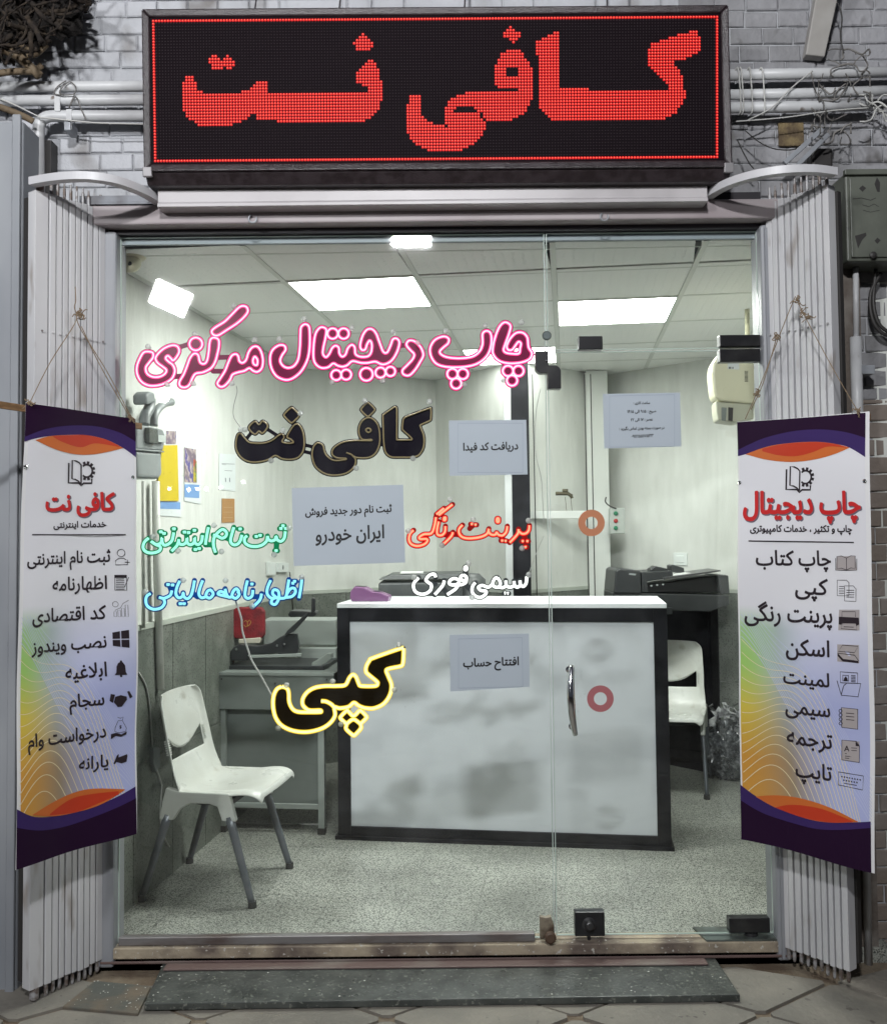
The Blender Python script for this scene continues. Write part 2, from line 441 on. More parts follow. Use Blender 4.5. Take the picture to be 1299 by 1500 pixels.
for i, lab in enumerate(["pale papered side wall with grey granite wainscot left of the white chair", "pale papered back wall behind the pink, gold and red neon words",
                         "narrow papered wall turning away behind the white signboard note, ending at the white post", "papered wall between the dark door post and the white corner column",
                         "papered wall behind the office copier carrying the small white switch", "right side wall carrying the cream air conditioner"]):
    WN.append(wall(i, lab))
# fascia just behind the top of the glass
fa = MB().box((-1.5, GY + .012, CEIL), (1.7, GY + .03, 2.60)).build("fascia_board", mat("fascia", (.30, .34, .38), .5)); tag(fa, "blue grey fascia strip along the top of the shop glass above the ceiling", "fascia")

# ------------------------------------------------------------------ brick facade
M_brick = mat("painted_brick", (.47, .48, .51), .62, c2=(.36, .37, .39), scale=3.2, lo=.42, hi=.72, bump=.8, bscale=30, detail=8, c3=(.20, .19, .185), scale3=5, lo3=.58, hi3=.74)
M_mortar = mat("painted_mortar", (.40, .41, .43), .8, c2=(.15, .15, .16), scale=5, lo=.5, hi=.68, bump=.5, bscale=60)
M_brick2 = mat("shaded_bare_brick", (.20, .165, .14), .8, c2=(.30, .27, .25), scale=3, lo=.45, hi=.7, bump=.5, bscale=38)  # brown brick with the banner's shadow worked into its dark tone
WY = 3.50
def bricks(mb, back, x0, x1, z0, z1, seed=0, y=WY):
    rnd = random.Random(seed); hh, ww = .0645, .118; g = .0055
    j = math.floor(z0 / hh)
    back.box((x0, y + .0075, z0), (x1, y + .10, z1))
    while j * hh < z1:
        zz0, zz1 = max(z0, j * hh), min(z1, (j + 1) * hh - g)
        x = x0 - rnd.random() * ww
        while x < x1 and zz1 - zz0 > .01:
            w = ww * rnd.choice((1, 1, 1, 2, 1)) * rnd.uniform(.95, 1.05)
            a, b_ = max(x, x0), min(x + w - g, x1)
            if b_ - a > .012:
                k = .004; yo = y + rnd.uniform(-.004, .003); dz = rnd.uniform(-.0015, .0015)
                rr = [rnd.uniform(-.0015, .0015) for _ in range(8)]
                mb.add([(a, y + .02, zz0), (b_, y + .02, zz0), (b_, y + .02, zz1), (a, y + .02, zz1),
                        (a + rr[4], yo + k, zz0 + dz + rr[5]), (b_ + rr[6], yo + k, zz0 + dz), (b_, yo + k, zz1 + dz + rr[7]), (a, yo + k, zz1 + dz),
                        (a + k + rr[0], yo, zz0 + k + dz), (b_ - k, yo, zz0 + k + dz + rr[1]), (b_ - k + rr[2], yo, zz1 - k + dz), (a + k, yo, zz1 - k + dz + rr[3])],
                       [(0, 1, 5, 4), (1, 2, 6, 5), (2, 3, 7, 6), (3, 0, 4, 7), (4, 5, 9, 8), (5, 6, 10, 9), (6, 7, 11, 10), (7, 4, 8, 11), (8, 9, 10, 11)])
            x += w
        j += 1
fw = thing("brick_facade", (0, WY, 0), "grey painted brick wall surrounding the shop opening behind the signboard and pipes", "wall")
bb, mm = MB(), MB()
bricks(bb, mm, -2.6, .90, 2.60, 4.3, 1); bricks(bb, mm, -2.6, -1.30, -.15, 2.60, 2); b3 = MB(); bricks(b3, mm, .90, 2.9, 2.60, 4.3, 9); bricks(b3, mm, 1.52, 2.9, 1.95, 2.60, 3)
b3.build("shaded_grimy_courses", mat("shaded_grimy_brick", (.34, .34, .36), .7, c2=(.19, .19, .195), scale=2.6, lo=.40, hi=.66, bump=.7, bscale=38, detail=9, c3=(.09, .085, .08), scale3=9, lo3=.60, hi3=.72), fw)  # grime, with shade beside the signboard darkened into the base colour
b2 = MB(); bricks(b2, mm, 1.52, 2.9, -.15, 1.95, 5); b2.build("shaded_bare_courses", M_brick2, fw)
bb.build("brick_courses", M_brick, fw); mm.build("mortar_bed", M_mortar, fw)

# side pilasters behind the folded grilles
M_pil = mat("pilaster_paint", (.40, .41, .43), .6, c2=(.33, .34, .36), scale=4, lo=.4, hi=.7, bump=.2, bscale=20, c3=(.12, .11, .10), scale3=9, lo3=.72, hi3=.8)
p = MB().box((-1.52, 3.40, -.12), (-1.30, 3.51, 2.6)).build("pilaster", M_pil, bevel=.006); tag(p, "smooth pale plaster pilaster behind the left banner", "pilaster")
p = MB().box((1.30, 3.44, -.12), (1.519, 3.53, 2.60)).build("pilaster", mat("shaded_brown_pilaster", (.12, .10, .085), .7, c2=(.22, .20, .18), scale=6, lo=.5, hi=.7, bump=.4, bscale=50)); tag(p, "brown wall strip with painted shade behind the right folded grille and right banner", "pilaster")  # brown strip with the shade beside the grille painted into it

# lintel, dark band, sign box
M_mauve = mat("mauve_paint", (.36, .32, .33), .5, c2=(.26, .22, .23), scale=3, lo=.4, hi=.7)
o = MB().box((-1.30, 3.36, 2.585), (1.30, 3.47, 2.655)).build("lintel", M_mauve, bevel=.006); tag(o, "long mauve painted lintel across the opening under the metal housing", "lintel")
o = MB().box((-1.20, 3.42, 2.568), (1.16, 3.50, 2.70)).build("recess_shade_strip", mat("recess_shade", (.018, .015, .02), .6)); tag(o, "dark strip painted for the shaded recess between the lintel and the glass", "beam")  # near-black colour stands for shade under and behind the lintel
M_house = mat("housing_paint", (.47, .45, .46), .4, c2=(.38, .36, .37), scale=4, lo=.45, hi=.7)
hx0 = onY(232, 280, 3.30).x; hx1 = onY(1036, 280, 3.30).x
zt, zb = onY(640, 258, 3.30).z, onY(640, 300, 3.30).z
prof = [(3.50, zt + .06), (3.30, zt + .03), (3.30, zb + .018), (3.292, zb + .012), (3.292, zb), (3.50, zb)]
o = MB().prism([(hx0, y, z) for y, z in prof], (hx1 - hx0, 0, 0)).build("shutter_housing", M_house, bevel=.002); tag(o, "pale metal shutter housing directly beneath the red signboard", "housing")

# aluminium jambs beside the glass
M_alu = mat("aluminium_jamb", (.27, .28, .30), .5, 0., c2=(.24, .25, .28), scale=6, lo=.45, hi=.7)
def jamb(x0, x1, lab):
    r = thing("door_jamb", ((x0 + x1) / 2, 3.42, 0), lab, "jamb")
    MB().box((x0, 3.40, -.03), (x1, 3.52, 2.575)).build("post", M_alu, r, bevel=.01)
    MB().box((x0 + .012, 3.392, -.02), (x0 + .022, 3.402, 2.56)).build("bead", M_alu, r)
    return r
jamb(-1.235, -1.168, "grey painted metal jamb between the left folded grille and the glass")
jamb(1.150, 1.200, "slim pale metal jamb between the glass door and the right folded grille")

# ------------------------------------------------------------------ glass front
def glassmat(name, tint=(.98, .995, .985), mixr=.0):
    m, nt, N, L, b = newmat(name); N.remove(b)
    fr = N.new("ShaderNodeFresnel"); fr.inputs["IOR"].default_value = 1.45
    tr = N.new("ShaderNodeBsdfTransparent"); tr.inputs[0].default_value = (*tint, 1)
    gl = N.new("ShaderNodeBsdfGlossy"); gl.inputs["Roughness"].default_value = 0.02; gl.inputs[0].default_value = (1, 1, 1, 1)
    mx = N.new("ShaderNodeMixShader"); L.new(fr.outputs[0], mx.inputs[0]); L.new(tr.outputs[0], mx.inputs[1]); L.new(gl.outputs[0], mx.inputs[2])
    df = N.new("ShaderNodeBsdfDiffuse"); df.inputs[0].default_value = (.7, .72, .7, 1)      # dust and wiped smears on the pane
    tc = N.new("ShaderNodeTexCoord"); mp = N.new("ShaderNodeMapping"); mp.inputs["Scale"].default_value = (1, 1, .35); mp.inputs["Rotation"].default_value = (0, .5, 0); L.new(tc.outputs["Object"], mp.inputs[0])
    n1 = N.new("ShaderNodeTexNoise"); n1.inputs["Scale"].default_value = 5; n1.inputs["Detail"].default_value = 7; n1.inputs["Roughness"].default_value = .7; L.new(mp.outputs[0], n1.inputs["Vector"])
    r1 = N.new("ShaderNodeMapRange"); r1.inputs["From Min"].default_value = .45; r1.inputs["From Max"].default_value = .75; r1.inputs["To Max"].default_value = .018; L.new(n1.outputs["Fac"], r1.inputs["Value"])
    v1 = N.new("ShaderNodeTexVoronoi"); v1.inputs["Scale"].default_value = 26; L.new(tc.outputs["Object"], v1.inputs["Vector"])
    r2 = N.new("ShaderNodeMapRange"); r2.inputs["From Min"].default_value = .10; r2.inputs["From Max"].default_value = .04; r2.inputs["To Max"].default_value = .10; L.new(v1.outputs["Distance"], r2.inputs["Value"])
    r3 = N.new("ShaderNodeMath"); r3.operation = 'MULTIPLY'; L.new(r2.outputs[0], r3.inputs[0])
    n3 = N.new("ShaderNodeTexNoise"); n3.inputs["Scale"].default_value = 2.5; L.new(tc.outputs["Object"], n3.inputs["Vector"]); r4 = N.new("ShaderNodeMapRange"); r4.inputs["From Min"].default_value = .52; r4.inputs["From Max"].default_value = .62; L.new(n3.outputs["Fac"], r4.inputs["Value"]); L.new(r4.outputs[0], r3.inputs[1])
    ad = N.new("ShaderNodeMath"); ad.operation = 'ADD'; L.new(r1.outputs[0], ad.inputs[0]); L.new(r3.outputs[0], ad.inputs[1])
    m2 = N.new("ShaderNodeMixShader"); L.new(ad.outputs[0], m2.inputs[0]); L.new(mx.outputs[0], m2.inputs[1]); L.new(df.outputs[0], m2.inputs[2])
    L.new(m2.outputs[0], N["Material Output"].inputs[0]); MATS[name] = m; return m
M_glass = glassmat("shop_glass"); M_edge = mat("glass_edge", (.45, .55, .50), .15, c2=(.6, .68, .64), scale=3)
def pane(mb, x0, x1, z0, z1, y=GY):
    mb.add([(x0, y, z0), (x1, y, z0), (x1, y, z1), (x0, y, z1)], [(0, 1, 2, 3)])
sx = onY(806, 860, GY).x; zt2 = onY(960, 513, GY).z
ZT = onY(640, 1382, 3.42).z                 # top of the raised threshold
gx0, gx1, gz0, gz1 = -1.168, 1.152, ZT + .004, 2.565
def glass(name, x0, x1, z0, z1, lab, cat="glass pane"):
    r = thing(name, ((x0 + x1) / 2, GY, z0), lab, cat)
    g = MB(); pane(g, x0 + .003, x1 - .003, z0 + .003, z1 - .003, GY - .004); pane(g, x0 + .003, x1 - .003, z0 + .003, z1 - .003, GY + .004)
    g.build("pane", M_glass, r)
    e = MB()
    for a in ((x0, x0 + .003, z0, z1), (x1 - .003, x1, z0, z1), (x0 + .003, x1 - .003, z0, z0 + .003), (x0 + .003, x1 - .003, z1 - .003, z1)):
        e.box((a[0], GY - .004, a[2]), (a[1], GY + .004, a[3]))
    e.build("polished_edge", M_edge, r); return r
glass("fixed_glass", gx0, sx - .003, gz0, gz1, "wide fixed glass pane carrying the neon words and paper notices")
GD = glass("glass_door", sx + .003, gx1, ZT + .012, zt2 - .003, "frameless glass door with chrome handle and two ring stickers", "glass door")
glass("transom_glass", sx + .003, gx1, zt2 + .003, gz1, "small clear transom pane above the glass door")

M_patch = mat("black_patch", (.022, .022, .024), .28, .3, c2=(.05, .05, .05), scale=12, lo=.5, hi=.8)
def plate(name, px0, py0, px1, py1, lab, cat, y0=GY - .022, y1=GY + .016, parent=None, m=None, bev=.003):
    a = onY(px0, py1, GY - .01); b_ = onY(px1, py0, GY - .01)
    o = MB().box((min(a.x, b_.x), y0, a.z), (max(a.x, b_.x), y1, b_.z)).build(name, m or M_patch, parent, bevel=bev)
    if lab: tag(o, lab, cat)
    return o
plate("patch_fitting", 847, 493, 882, 513, "small black patch fitting on the glass joint under the right ceiling panel", "patch fitting")
r = thing("pivot_hinge", onY(1083, 510, GY), "stacked pair of black hinge plates above the air conditioner", "hinge")
plate("upper_plate", 1053, 491, 1112, 508.5, None, None, parent=r); plate("lower_plate", 1053, 511.5, 1112, 531, None, None, parent=r)
r = thing("door_lock", onY(800, 545, GY), "black two piece door lock straddling the glass door seam", "lock")
def rcut(px0, py0, px1, py1, corner, parent, name):
    a = onY(px0, py0, GY); b_ = onY(px1, py1, GY); x0, x1, z1, z0 = a.x, b_.x, a.z, b_.z; rr = .022; pts = []
    for k, (cx, cz, s) in enumerate(((x0, z0, 180), (x1, z0, 270), (x1, z1, 0), (x0, z1, 90))):
        if k in corner:
            ox = cx + (rr if cx == x0 else -rr); oz = cz + (rr if cz == z0 else -rr)
            pts += [(ox + rr * math.cos(R(s + t)), GY - .026, oz + rr * math.sin(R(s + t))) for t in range(0, 91, 15)]
        else: pts.append((cx, GY - .026, cz))
    MB().prism(pts, (0, .045, 0)).build(name, M_patch, parent, bevel=.0015)
rcut(783.5, 516, 802.5, 548, (0,), r, "lock_case"); rcut(801.5, 537, 821, 570.5, (2,), r, "strike_case")
MB().lathe(onY(801, 529, GY - .022), (0, -1, 0), [(.004, 0), (.004, .006), (.0, .007)], 12).build("key_barrel", mat("chrome", (.75, .76, .78), .12, 1.0), r, smooth=False)
q = onY(801, 492, GY - .004)
r = thing("glass_stud", q, "round dark stud fixing on the glass seam above the door lock", "stud")
MB().lathe(q, (0, -1, 0), [(.017, 0), (.017, .005), (.013, .009), (.006, .009), (.006, .006), (0, .006)], 24).build("cap", mat("stud", (.10, .12, .12), .3, .6), r)
# lower lock, hinge, stop
r = thing("floor_lock", onY(863, 1352, GY), "square black bottom lock with round knob at the foot of the glass door", "lock")
plate("lock_plate", 842, 1334, 885, 1370, None, None, parent=r)
q = onY(863, 1354, GY - .022); MB().lathe(q, (0, -1, 0), [(.026, 0), (.026, .004), (.017, .008), (.014, .022), (.011, .024), (0, .024)], 24).build("knob", mat("knob", (.06, .06, .062), .25, .5), r)
MB().lathe(q + Vector((0, .01, -.05)), (0, 0, 1), [(.006, -.012), (.006, .03)], 12).build("bolt", M_patch, r)
r = plate("bottom_hinge", 1067, 1343, 1126, 1365, None, None, parent=GD)
q = onY(1100, 1368, GY); MB().lathe(q, (0, 0, 1), [(.028, -.012), (.022, .008)], 20).build("spindle", M_patch, r)
q0 = onZ(1018, 1366, .004); q1 = onZ(1140, 1366, .004)
MB().hexa([(q0.x, GY - .04, ZT + .001), (q1.x, GY - .04, ZT + .001), (q1.x, GY + .07, ZT + .001), (q0.x - .02, GY + .07, ZT + .001)], (0, 0, .006)).build("floor_plate", mat("floor_plate", (.16, .19, .18), .35, .4, c2=(.09, .10, .09), scale=10)); tag(bpy.context.scene.objects["floor_plate"], "flat green grey steel plate set in the threshold under the door hinge", "plate")
r = thing("door_stop", onY(803, 1365, GY), "small dented metal door stop with a brown bracket on the sill", "door stop")
a_ = onY(791, 1343, GY - .03); b_ = onY(812, 1375, GY - .03)
MB().prism([(a_.x, GY - .03, b_.z), (b_.x, GY - .03, b_.z), (b_.x, GY - .03, a_.z - .03), (b_.x - .01, GY - .03, a_.z), (a_.x + .02, GY - .03, a_.z - .004), (a_.x, GY - .03, a_.z)], (0, .02, 0)).build("bracket", mat("stop_bracket", (.28, .24, .18), .5, .2, c2=(.10, .07, .05), scale=20), r, bevel=.002)
MB().lathe(onY(806, 1372, GY - .045), (0, -1, 0), [(.02, 0), (.02, .014), (.014, .018), (0, .018)], 18).build("rubber_pad", mat("pad", (.09, .055, .035), .6), r)

# chrome handle
q0 = onY(836, 975, GY - .05); q1 = onY(841, 1076, GY - .05)
mid = (q0 + q1) / 2; hp = []
for k in range(25):
    t = -1 + k / 12; hp.append(mid + (q1 - mid) * t + Vector((.012 * (1 - t * t) * -1 + .004, -.028 * (1 - t * t), 0)))
MB().tube(hp, [.009 + .005 * math.sin(math.pi * k / 24) for k in range(25)], 14).build("handle", MATS["chrome"], GD, smooth=True); r = bpy.context.scene.objects["handle"]
for q in (hp[2], hp[-3]): MB().lathe(Vector((q.x, GY - .004, q.z)), (0, -1, 0), [(.013, 0), (.013, .004), (.007, .008), (.007, .05)], 16).build("mount", MATS["chrome"], r)
def ring(px, py, ro, ri, c, lab):
    loops = [circ(px, py, ro, 40), circ(px, py, ri, 40)[::-1]]
    o = fill_loops(loops, lambda x, y, d: onY(x, y, GY - .0045 - d), .0006).build("ring_sticker", c); tag(o, lab, "sticker", "ring stickers on the glass door")
ring(866.5, 766, 19.5, 9, mat("orange_sticker", (.55, .22, .11), .55), "flat orange ring sticker on the glass door left of the push button box")
ring(879.5, 1023.5, 19.5, 9.5, mat("pink_sticker", (.42, .14, .15), .55), "flat pink ring sticker on the glass door right of the chrome handle")

# bottom track of the fixed pane
a_ = onY(178, 1372, GY); b_ = onY(783, 1372, GY)
o = MB().box((a_.x, GY - .028, ZT + .001), (b_.x, GY - .0075, ZT + .03)).box((a_.x, GY + .0075, ZT + .001), (b_.x, GY + .022, ZT + .022)).build("glass_track", mat("track_metal", (.25, .24, .24), .45, .5, c2=(.13, .10, .09), scale=9, stretch=(.5, 2, 2), lo=.4, hi=.65), bevel=.003); tag(o, "worn grey metal track holding the foot of the fixed glass", "track")

# ------------------------------------------------------------------ sill, steps, pavement
M_ledge = mat("worn_ledge", (.40, .34, .25), .75, c2=(.14, .11, .09), scale=6, lo=.42, hi=.62, bump=.4, bscale=50, c3=(.5, .48, .43), scale3=70, lo3=.66, hi3=.7)
M_red = mat("red_ledge", (.13, .085, .078), .6, c2=(.20, .17, .15), scale=8, lo=.5, hi=.7, bump=.3, bscale=50, stretch=(.4, 1, 1))
M_marble = mat("green_marble", (.085, .092, .085), .36, c2=(.04, .045, .042), scale=13, lo=.35, hi=.65, detail=9, c3=(.20, .21, .185), scale3=70, lo3=.60, hi3=.72, bump=.12, bscale=60, rvar=.1)
zl = onY(640, 1401, 3.405).z
o = MB().box((-1.25, 3.405, zl), (1.24, 3.50, ZT)).build("sill", M_ledge, bevel=.004); tag(o, "worn tan stone sill along the foot of the shop glass", "sill")
o = MB().box((-1.25, 3.43, -.12), (1.24, 3.47, zl - .002)).build("threshold_base", mat("base_shade", (.05, .04, .035), .9)); tag(o, "recessed base beneath the stone sill, coloured dark for shade", "threshold")  # dark colour paints the shade of the recess under the sill
o = MB().box((-1.25, 3.398, zl - .014), (1.24, 3.404, zl - .004)).build("iron_sill_rail", M_red, bevel=.003); tag(o, "rusty reddish rail running along the front of the stone sill", "rail")
# main slab: front edge seen at y 1465..1480
def slabpt(px, py, z): q = onZ(px, py, z); return q
zs = onY(640, 1419, 3.345).z; PZ = onY(640, 1482, onZ(640, 1470, zs).y).z; print("step", zs, PZ, ZT, zl)
fl, fr_ = onZ(212, 1470, zs), onZ(1084, 1457, zs); bl, br = onZ(238, 1412, zs), onZ(1050, 1407, zs)
bl.y = br.y = 3.43
o = MB().prism([fl, fr_, br, bl], (0, 0, PZ - zs + .002)).build("marble_step", M_marble, bevel=.004, seg=3); tag(o, "long speckled green marble slab forming the entrance step", "step")
o = MB().box((bl.x + .02, 3.345, zs + .0005), (br.x - .04, 3.394, zs + .007)).build("reddish_strip", M_red, bevel=.003); tag(o, "thin reddish stone strip at the back of the marble step", "strip")
sp = MB(); rnd = random.Random(4)
for k in range(75):
    u = rnd.random() ** 1.5; t = rnd.random(); c_ = fl.lerp(fr_, u).lerp(bl.lerp(br, u), t) + Vector((0, 0, .0016)); rr = rnd.uniform(.0012, .0038)
    sp.lathe(c_, (0, 0, 1), [(rr, 0), (rr * .6, .0006), (0, .0007)], 7)
sp.build("paint_drips", mat("paint_drips", (.6, .6, .56), .6), o)["kind"] = "stuff"
lm = [onZ(x, y, PZ + .007) for x, y in ((92, 1474), (203, 1484), (222, 1444), (140, 1436))]
o = MB().prism(lm, (0, 0, -.02)).build("marble_offcut", mat("dirty_marble", (.085, .09, .08), .6, c2=(.16, .125, .09), scale=7, lo=.42, hi=.62, bump=.3, bscale=50, detail=9), bevel=.003); tag(o, "flat cracked green marble offcut left of the entrance step", "slab")
sp = MB()
for k in range(40):
    u = rnd.random(); t = rnd.random(); c_ = lm[0].lerp(lm[1], u).lerp(lm[3].lerp(lm[2], u), t) + Vector((0, 0, .0015)); rr = rnd.uniform(.001, .003)
    sp.lathe(c_, (0, 0, 1), [(rr, 0), (rr * .6, .0006), (0, .0007)], 7)
sp.build("paint_drips", MATS["paint_drips"], o)["kind"] = "stuff"
M_pave = mat("paving_stone", (.25, .23, .195), .7, c2=(.17, .16, .14), scale=4, lo=.35, hi=.65, bump=.4, bscale=45, detail=9, c3=(.10, .09, .08), scale3=28, lo3=.68, hi3=.74)
M_dirt = mat("dirt_joint", (.13, .095, .065), .9, c2=(.22, .18, .13), scale=8, bump=.6, bscale=70)
g = MB().box((-30, -30, PZ - .05), (30, WY + .1, PZ - .008)).build("pavement", M_dirt); tag(g, kind="structure")
# diamond paving stones
pv = MB(); rnd = random.Random(11); s = .36
ang = R(36)
for i in range(-14, 15):
    for j in range(-14, 15):
        cx = (i - j) * s * math.cos(R(35)) + .10; cy = 2.65 + (i + j) * s * math.sin(R(35)) 
        if cy > 3.35 or cy < -1.2 or abs(cx) > 3.2: continue
        w, h = s * math.cos(R(35)) - .012, s * math.sin(R(35)) - .010
        h2 = rnd.uniform(-.003, .003); k = .05
        pts = []
        for (ux, uy) in ((1, 0), (0, 1), (-1, 0), (0, -1)):
            for t in (-k, k):
                if ux: pts.append((cx + ux * w * (1 - k), cy + t * h * ux, PZ + h2))
                else: pts.append((cx - t * w * uy, cy + uy * h * (1 - k), PZ + h2))
        pts = [(x, min(y, 3.385), z) for x, y, z in pts]
        pv.prism(pts, (0, 0, -.03))
pv.build("paving_stones", M_pave, g, bevel=.0)
# ------------------------------------------------------------------ LED signboard
LS = 4.479
def P1(*a): return [(210 + x / LS, 10 + y / LS) for x, y in a]
def P2(*a): return [(500 + x / LS, 10 + y / LS) for x, y in a]
def P3(*a): return [(780 + x / LS, 10 + y / LS) for x, y in a]
LED = [P1((255, 510), (290, 448), (325, 455), (345, 480), (350, 530), (395, 562), (600, 568), (680, 550), (760, 485), (828, 482), (825, 562)) +
       P2((170, 560), (170, 530), (88, 488), (92, 440), (185, 338), (240, 390), (262, 470), (268, 600), (245, 680), (190, 735), (150, 752), (0, 752)) +
       P1((770, 752), (728, 705), (650, 752), (575, 778), (370, 778), (290, 730), (255, 640)),
       P1((425, 345), (455, 312), (492, 318), (515, 350), (555, 310), (615, 366), (558, 422), (535, 395), (505, 422), (470, 422)),
       P2((145, 170), (220, 243), (172, 298), (122, 298), (72, 242)),
       P2((462, 572), (528, 572), (530, 700), (560, 750), (690, 785), (725, 695), (890, 690), (942, 750), (940, 830), (880, 900), (780, 945), (565, 945), (480, 895), (430, 820), (422, 690)),
       P2((680, 765), (672, 665), (740, 590), (840, 556), (1180, 556), (1190, 545), (1040, 545), (1002, 500), (1002, 400), (1050, 310), (1100, 278), (1165, 280), (1235, 365), (1262, 450), (1255, 610), (1200, 700), (1110, 748), (950, 748), (930, 700), (860, 662), (760, 662), (728, 695), (722, 765)),
       P2((1108, 125), (1188, 188), (1130, 250), (1056, 180)),
       P3((18, 238), (165, 158), (182, 175), (182, 540), (885, 546), (885, 520), (745, 375), (770, 248), (900, 200), (1092, 145), (1096, 300), (1015, 340), (925, 358), (992, 470), (1000, 605), (940, 700), (860, 738), (115, 742), (38, 665), (36, 325), (18, 318))]
HOLE = [P2((1075, 440), (1100, 395), (1155, 395), (1172, 455), (1085, 462))]
c00, c10, c01, c11 = [onY(*p, y) for p, y in (((225.6, 31), 3.22), ((1050, 25), 3.22), ((228.5, 236), 3.232), ((1050, 230), 3.232))]
NC, NR = 192, 48
def lp(i, j): u = i / (NC - 1); v = j / (NR - 1); return c00.lerp(c10, u).lerp(c01.lerp(c11, u), v)
grid = [[lp(i, j) for i in range(NC)] for j in range(NR)]
PX = np.array([[proj(p) for p in row] for row in grid])
lit = inside_mask(LED, PX[..., 0], PX[..., 1]) & ~inside_mask(HOLE, PX[..., 0], PX[..., 1])
lit[0, :] = lit[-1, :] = True; lit[:, 0] = lit[:, -1] = True
brd = thing("led_signboard", lp(96, 47), "wide black LED board with glowing red Persian letters reading کافی نت above the shop", "signboard")
n_ = (c10 - c00).cross(c01 - c00).normalized()
if n_.y > 0: n_ = -n_
X_ = (c10 - c00).normalized(); Z_ = (c00 - c01).normalized()
halo, core, off = MB(), MB(), MB()
for j in range(NR):
    for i in range(NC):
        p = grid[j][i]
        if lit[j, i]:
            rr = .0050; q = p + n_ * .0015  # glowing disc added for the red bloom round each lit LED
            halo.add([q + X_ * (rr * math.cos(a)) + Z_ * (rr * math.sin(a)) for a in [math.pi * k / 4 for k in range(8)]], [tuple(range(8))])
            rr = .0014; q = p + n_ * .004
            core.add([q + X_ * (rr * math.cos(a)) + Z_ * (rr * math.sin(a)) for a in [math.pi * k / 3 for k in range(6)]] + [q + n_ * .002], [(k, (k + 1) % 6, 6) for k in range(6)])
        else:
            rr = .0026; q = p + n_ * .003
            off.add([q + X_ * (rr * math.cos(a)) + Z_ * (rr * math.sin(a)) for a in [math.pi * k / 3 for k in range(6)]] + [q + n_ * .0015], [(k, (k + 1) % 6, 6) for k in range(6)])
halo.build("led_halos", emat("led_red", (1.0, .001, .004), .80), brd); core.build("lit_leds", emat("led_core", (1.0, .15, .09), 3.4), brd)
off.build("unlit_leds", mat("unlit_led", (.030, .022, .026), .5, spec=.1), brd)
def bp(u, v, d): return c00 + X_ * u - Z_ * v + n_ * d     # board coordinates in metres from the first LED
Wd = (c10 - c00).length; Hd = (c01 - c00).length
MB().hexa([bp(-.012, -.012, 0), bp(Wd + .012, -.012, 0), bp(Wd + .012, Hd + .012, 0), bp(-.012, Hd + .012, 0)], -n_ * .03).build("led_panel", mat("led_mask", (.008, .005, .007), .6, spec=.04), brd)
fm = mat("board_frame", (.018, .012, .014), .34, c2=(.035, .026, .03), scale=30, bump=.25, bscale=220)
t = .026
for nm, q in (("frame_side", [bp(-.012 - t, -.012 - t, .012), bp(-.012, -.012, .006), bp(-.012, Hd + .012, .006), bp(-.012 - t, Hd + .012 + t, .012)]),
              ("frame_side", [bp(Wd + .012, -.012, .006), bp(Wd + .012 + t, -.012 - t, .012), bp(Wd + .012 + t, Hd + .012 + t, .012), bp(Wd + .012, Hd + .012, .006)]),
              ("frame_top", [bp(-.012 - t, -.012 - t, .012), bp(Wd + .012 + t, -.012 - t, .012), bp(Wd + .012, -.012, .006), bp(-.012, -.012, .006)]),
              ("frame_bottom", [bp(-.012, Hd + .012, .006), bp(Wd + .012, Hd + .012, .006), bp(Wd + .012 + t, Hd + .012 + t, .012), bp(-.012 - t, Hd + .012 + t, .012)])):
    MB().hexa(q, -n_ * .06).build(nm, fm, brd, bevel=.005)
o = MB().prism([bp(-.012 - t, Hd + .014 + t, .0), bp(-.012 - t, Hd + .05 + t, -.03), bp(-.012 - t, Hd + .05 + t, -.12), bp(-.012 - t, -.03, -.12), bp(-.012 - t, -.03, -.03)], X_ * (Wd + .024 + 2 * t)).build("case", fm, brd, bevel=.006)
for u in (-.026, Wd + .026): MB().hexa([bp(u - .016, Hd + .024, .015), bp(u + .016, Hd + .024, .015), bp(u + .016, Hd + .056, .008), bp(u - .016, Hd + .056, .008)], -n_ * .012).build("corner_cap", mat("corner_cap", (.35, .34, .35), .35, .4), brd, bevel=.003)
for u in (.33, .62, 1.05, 1.54):
    a = bp(u * Wd / 1.9, -.045, -.05)
    MB().tube([a, a + Vector((.01, .05, .16)), a + Vector((.02, .25, .6))], .003, 6).build("hanging_wire", mat("dark_wire", (.05, .045, .05), .5), brd)

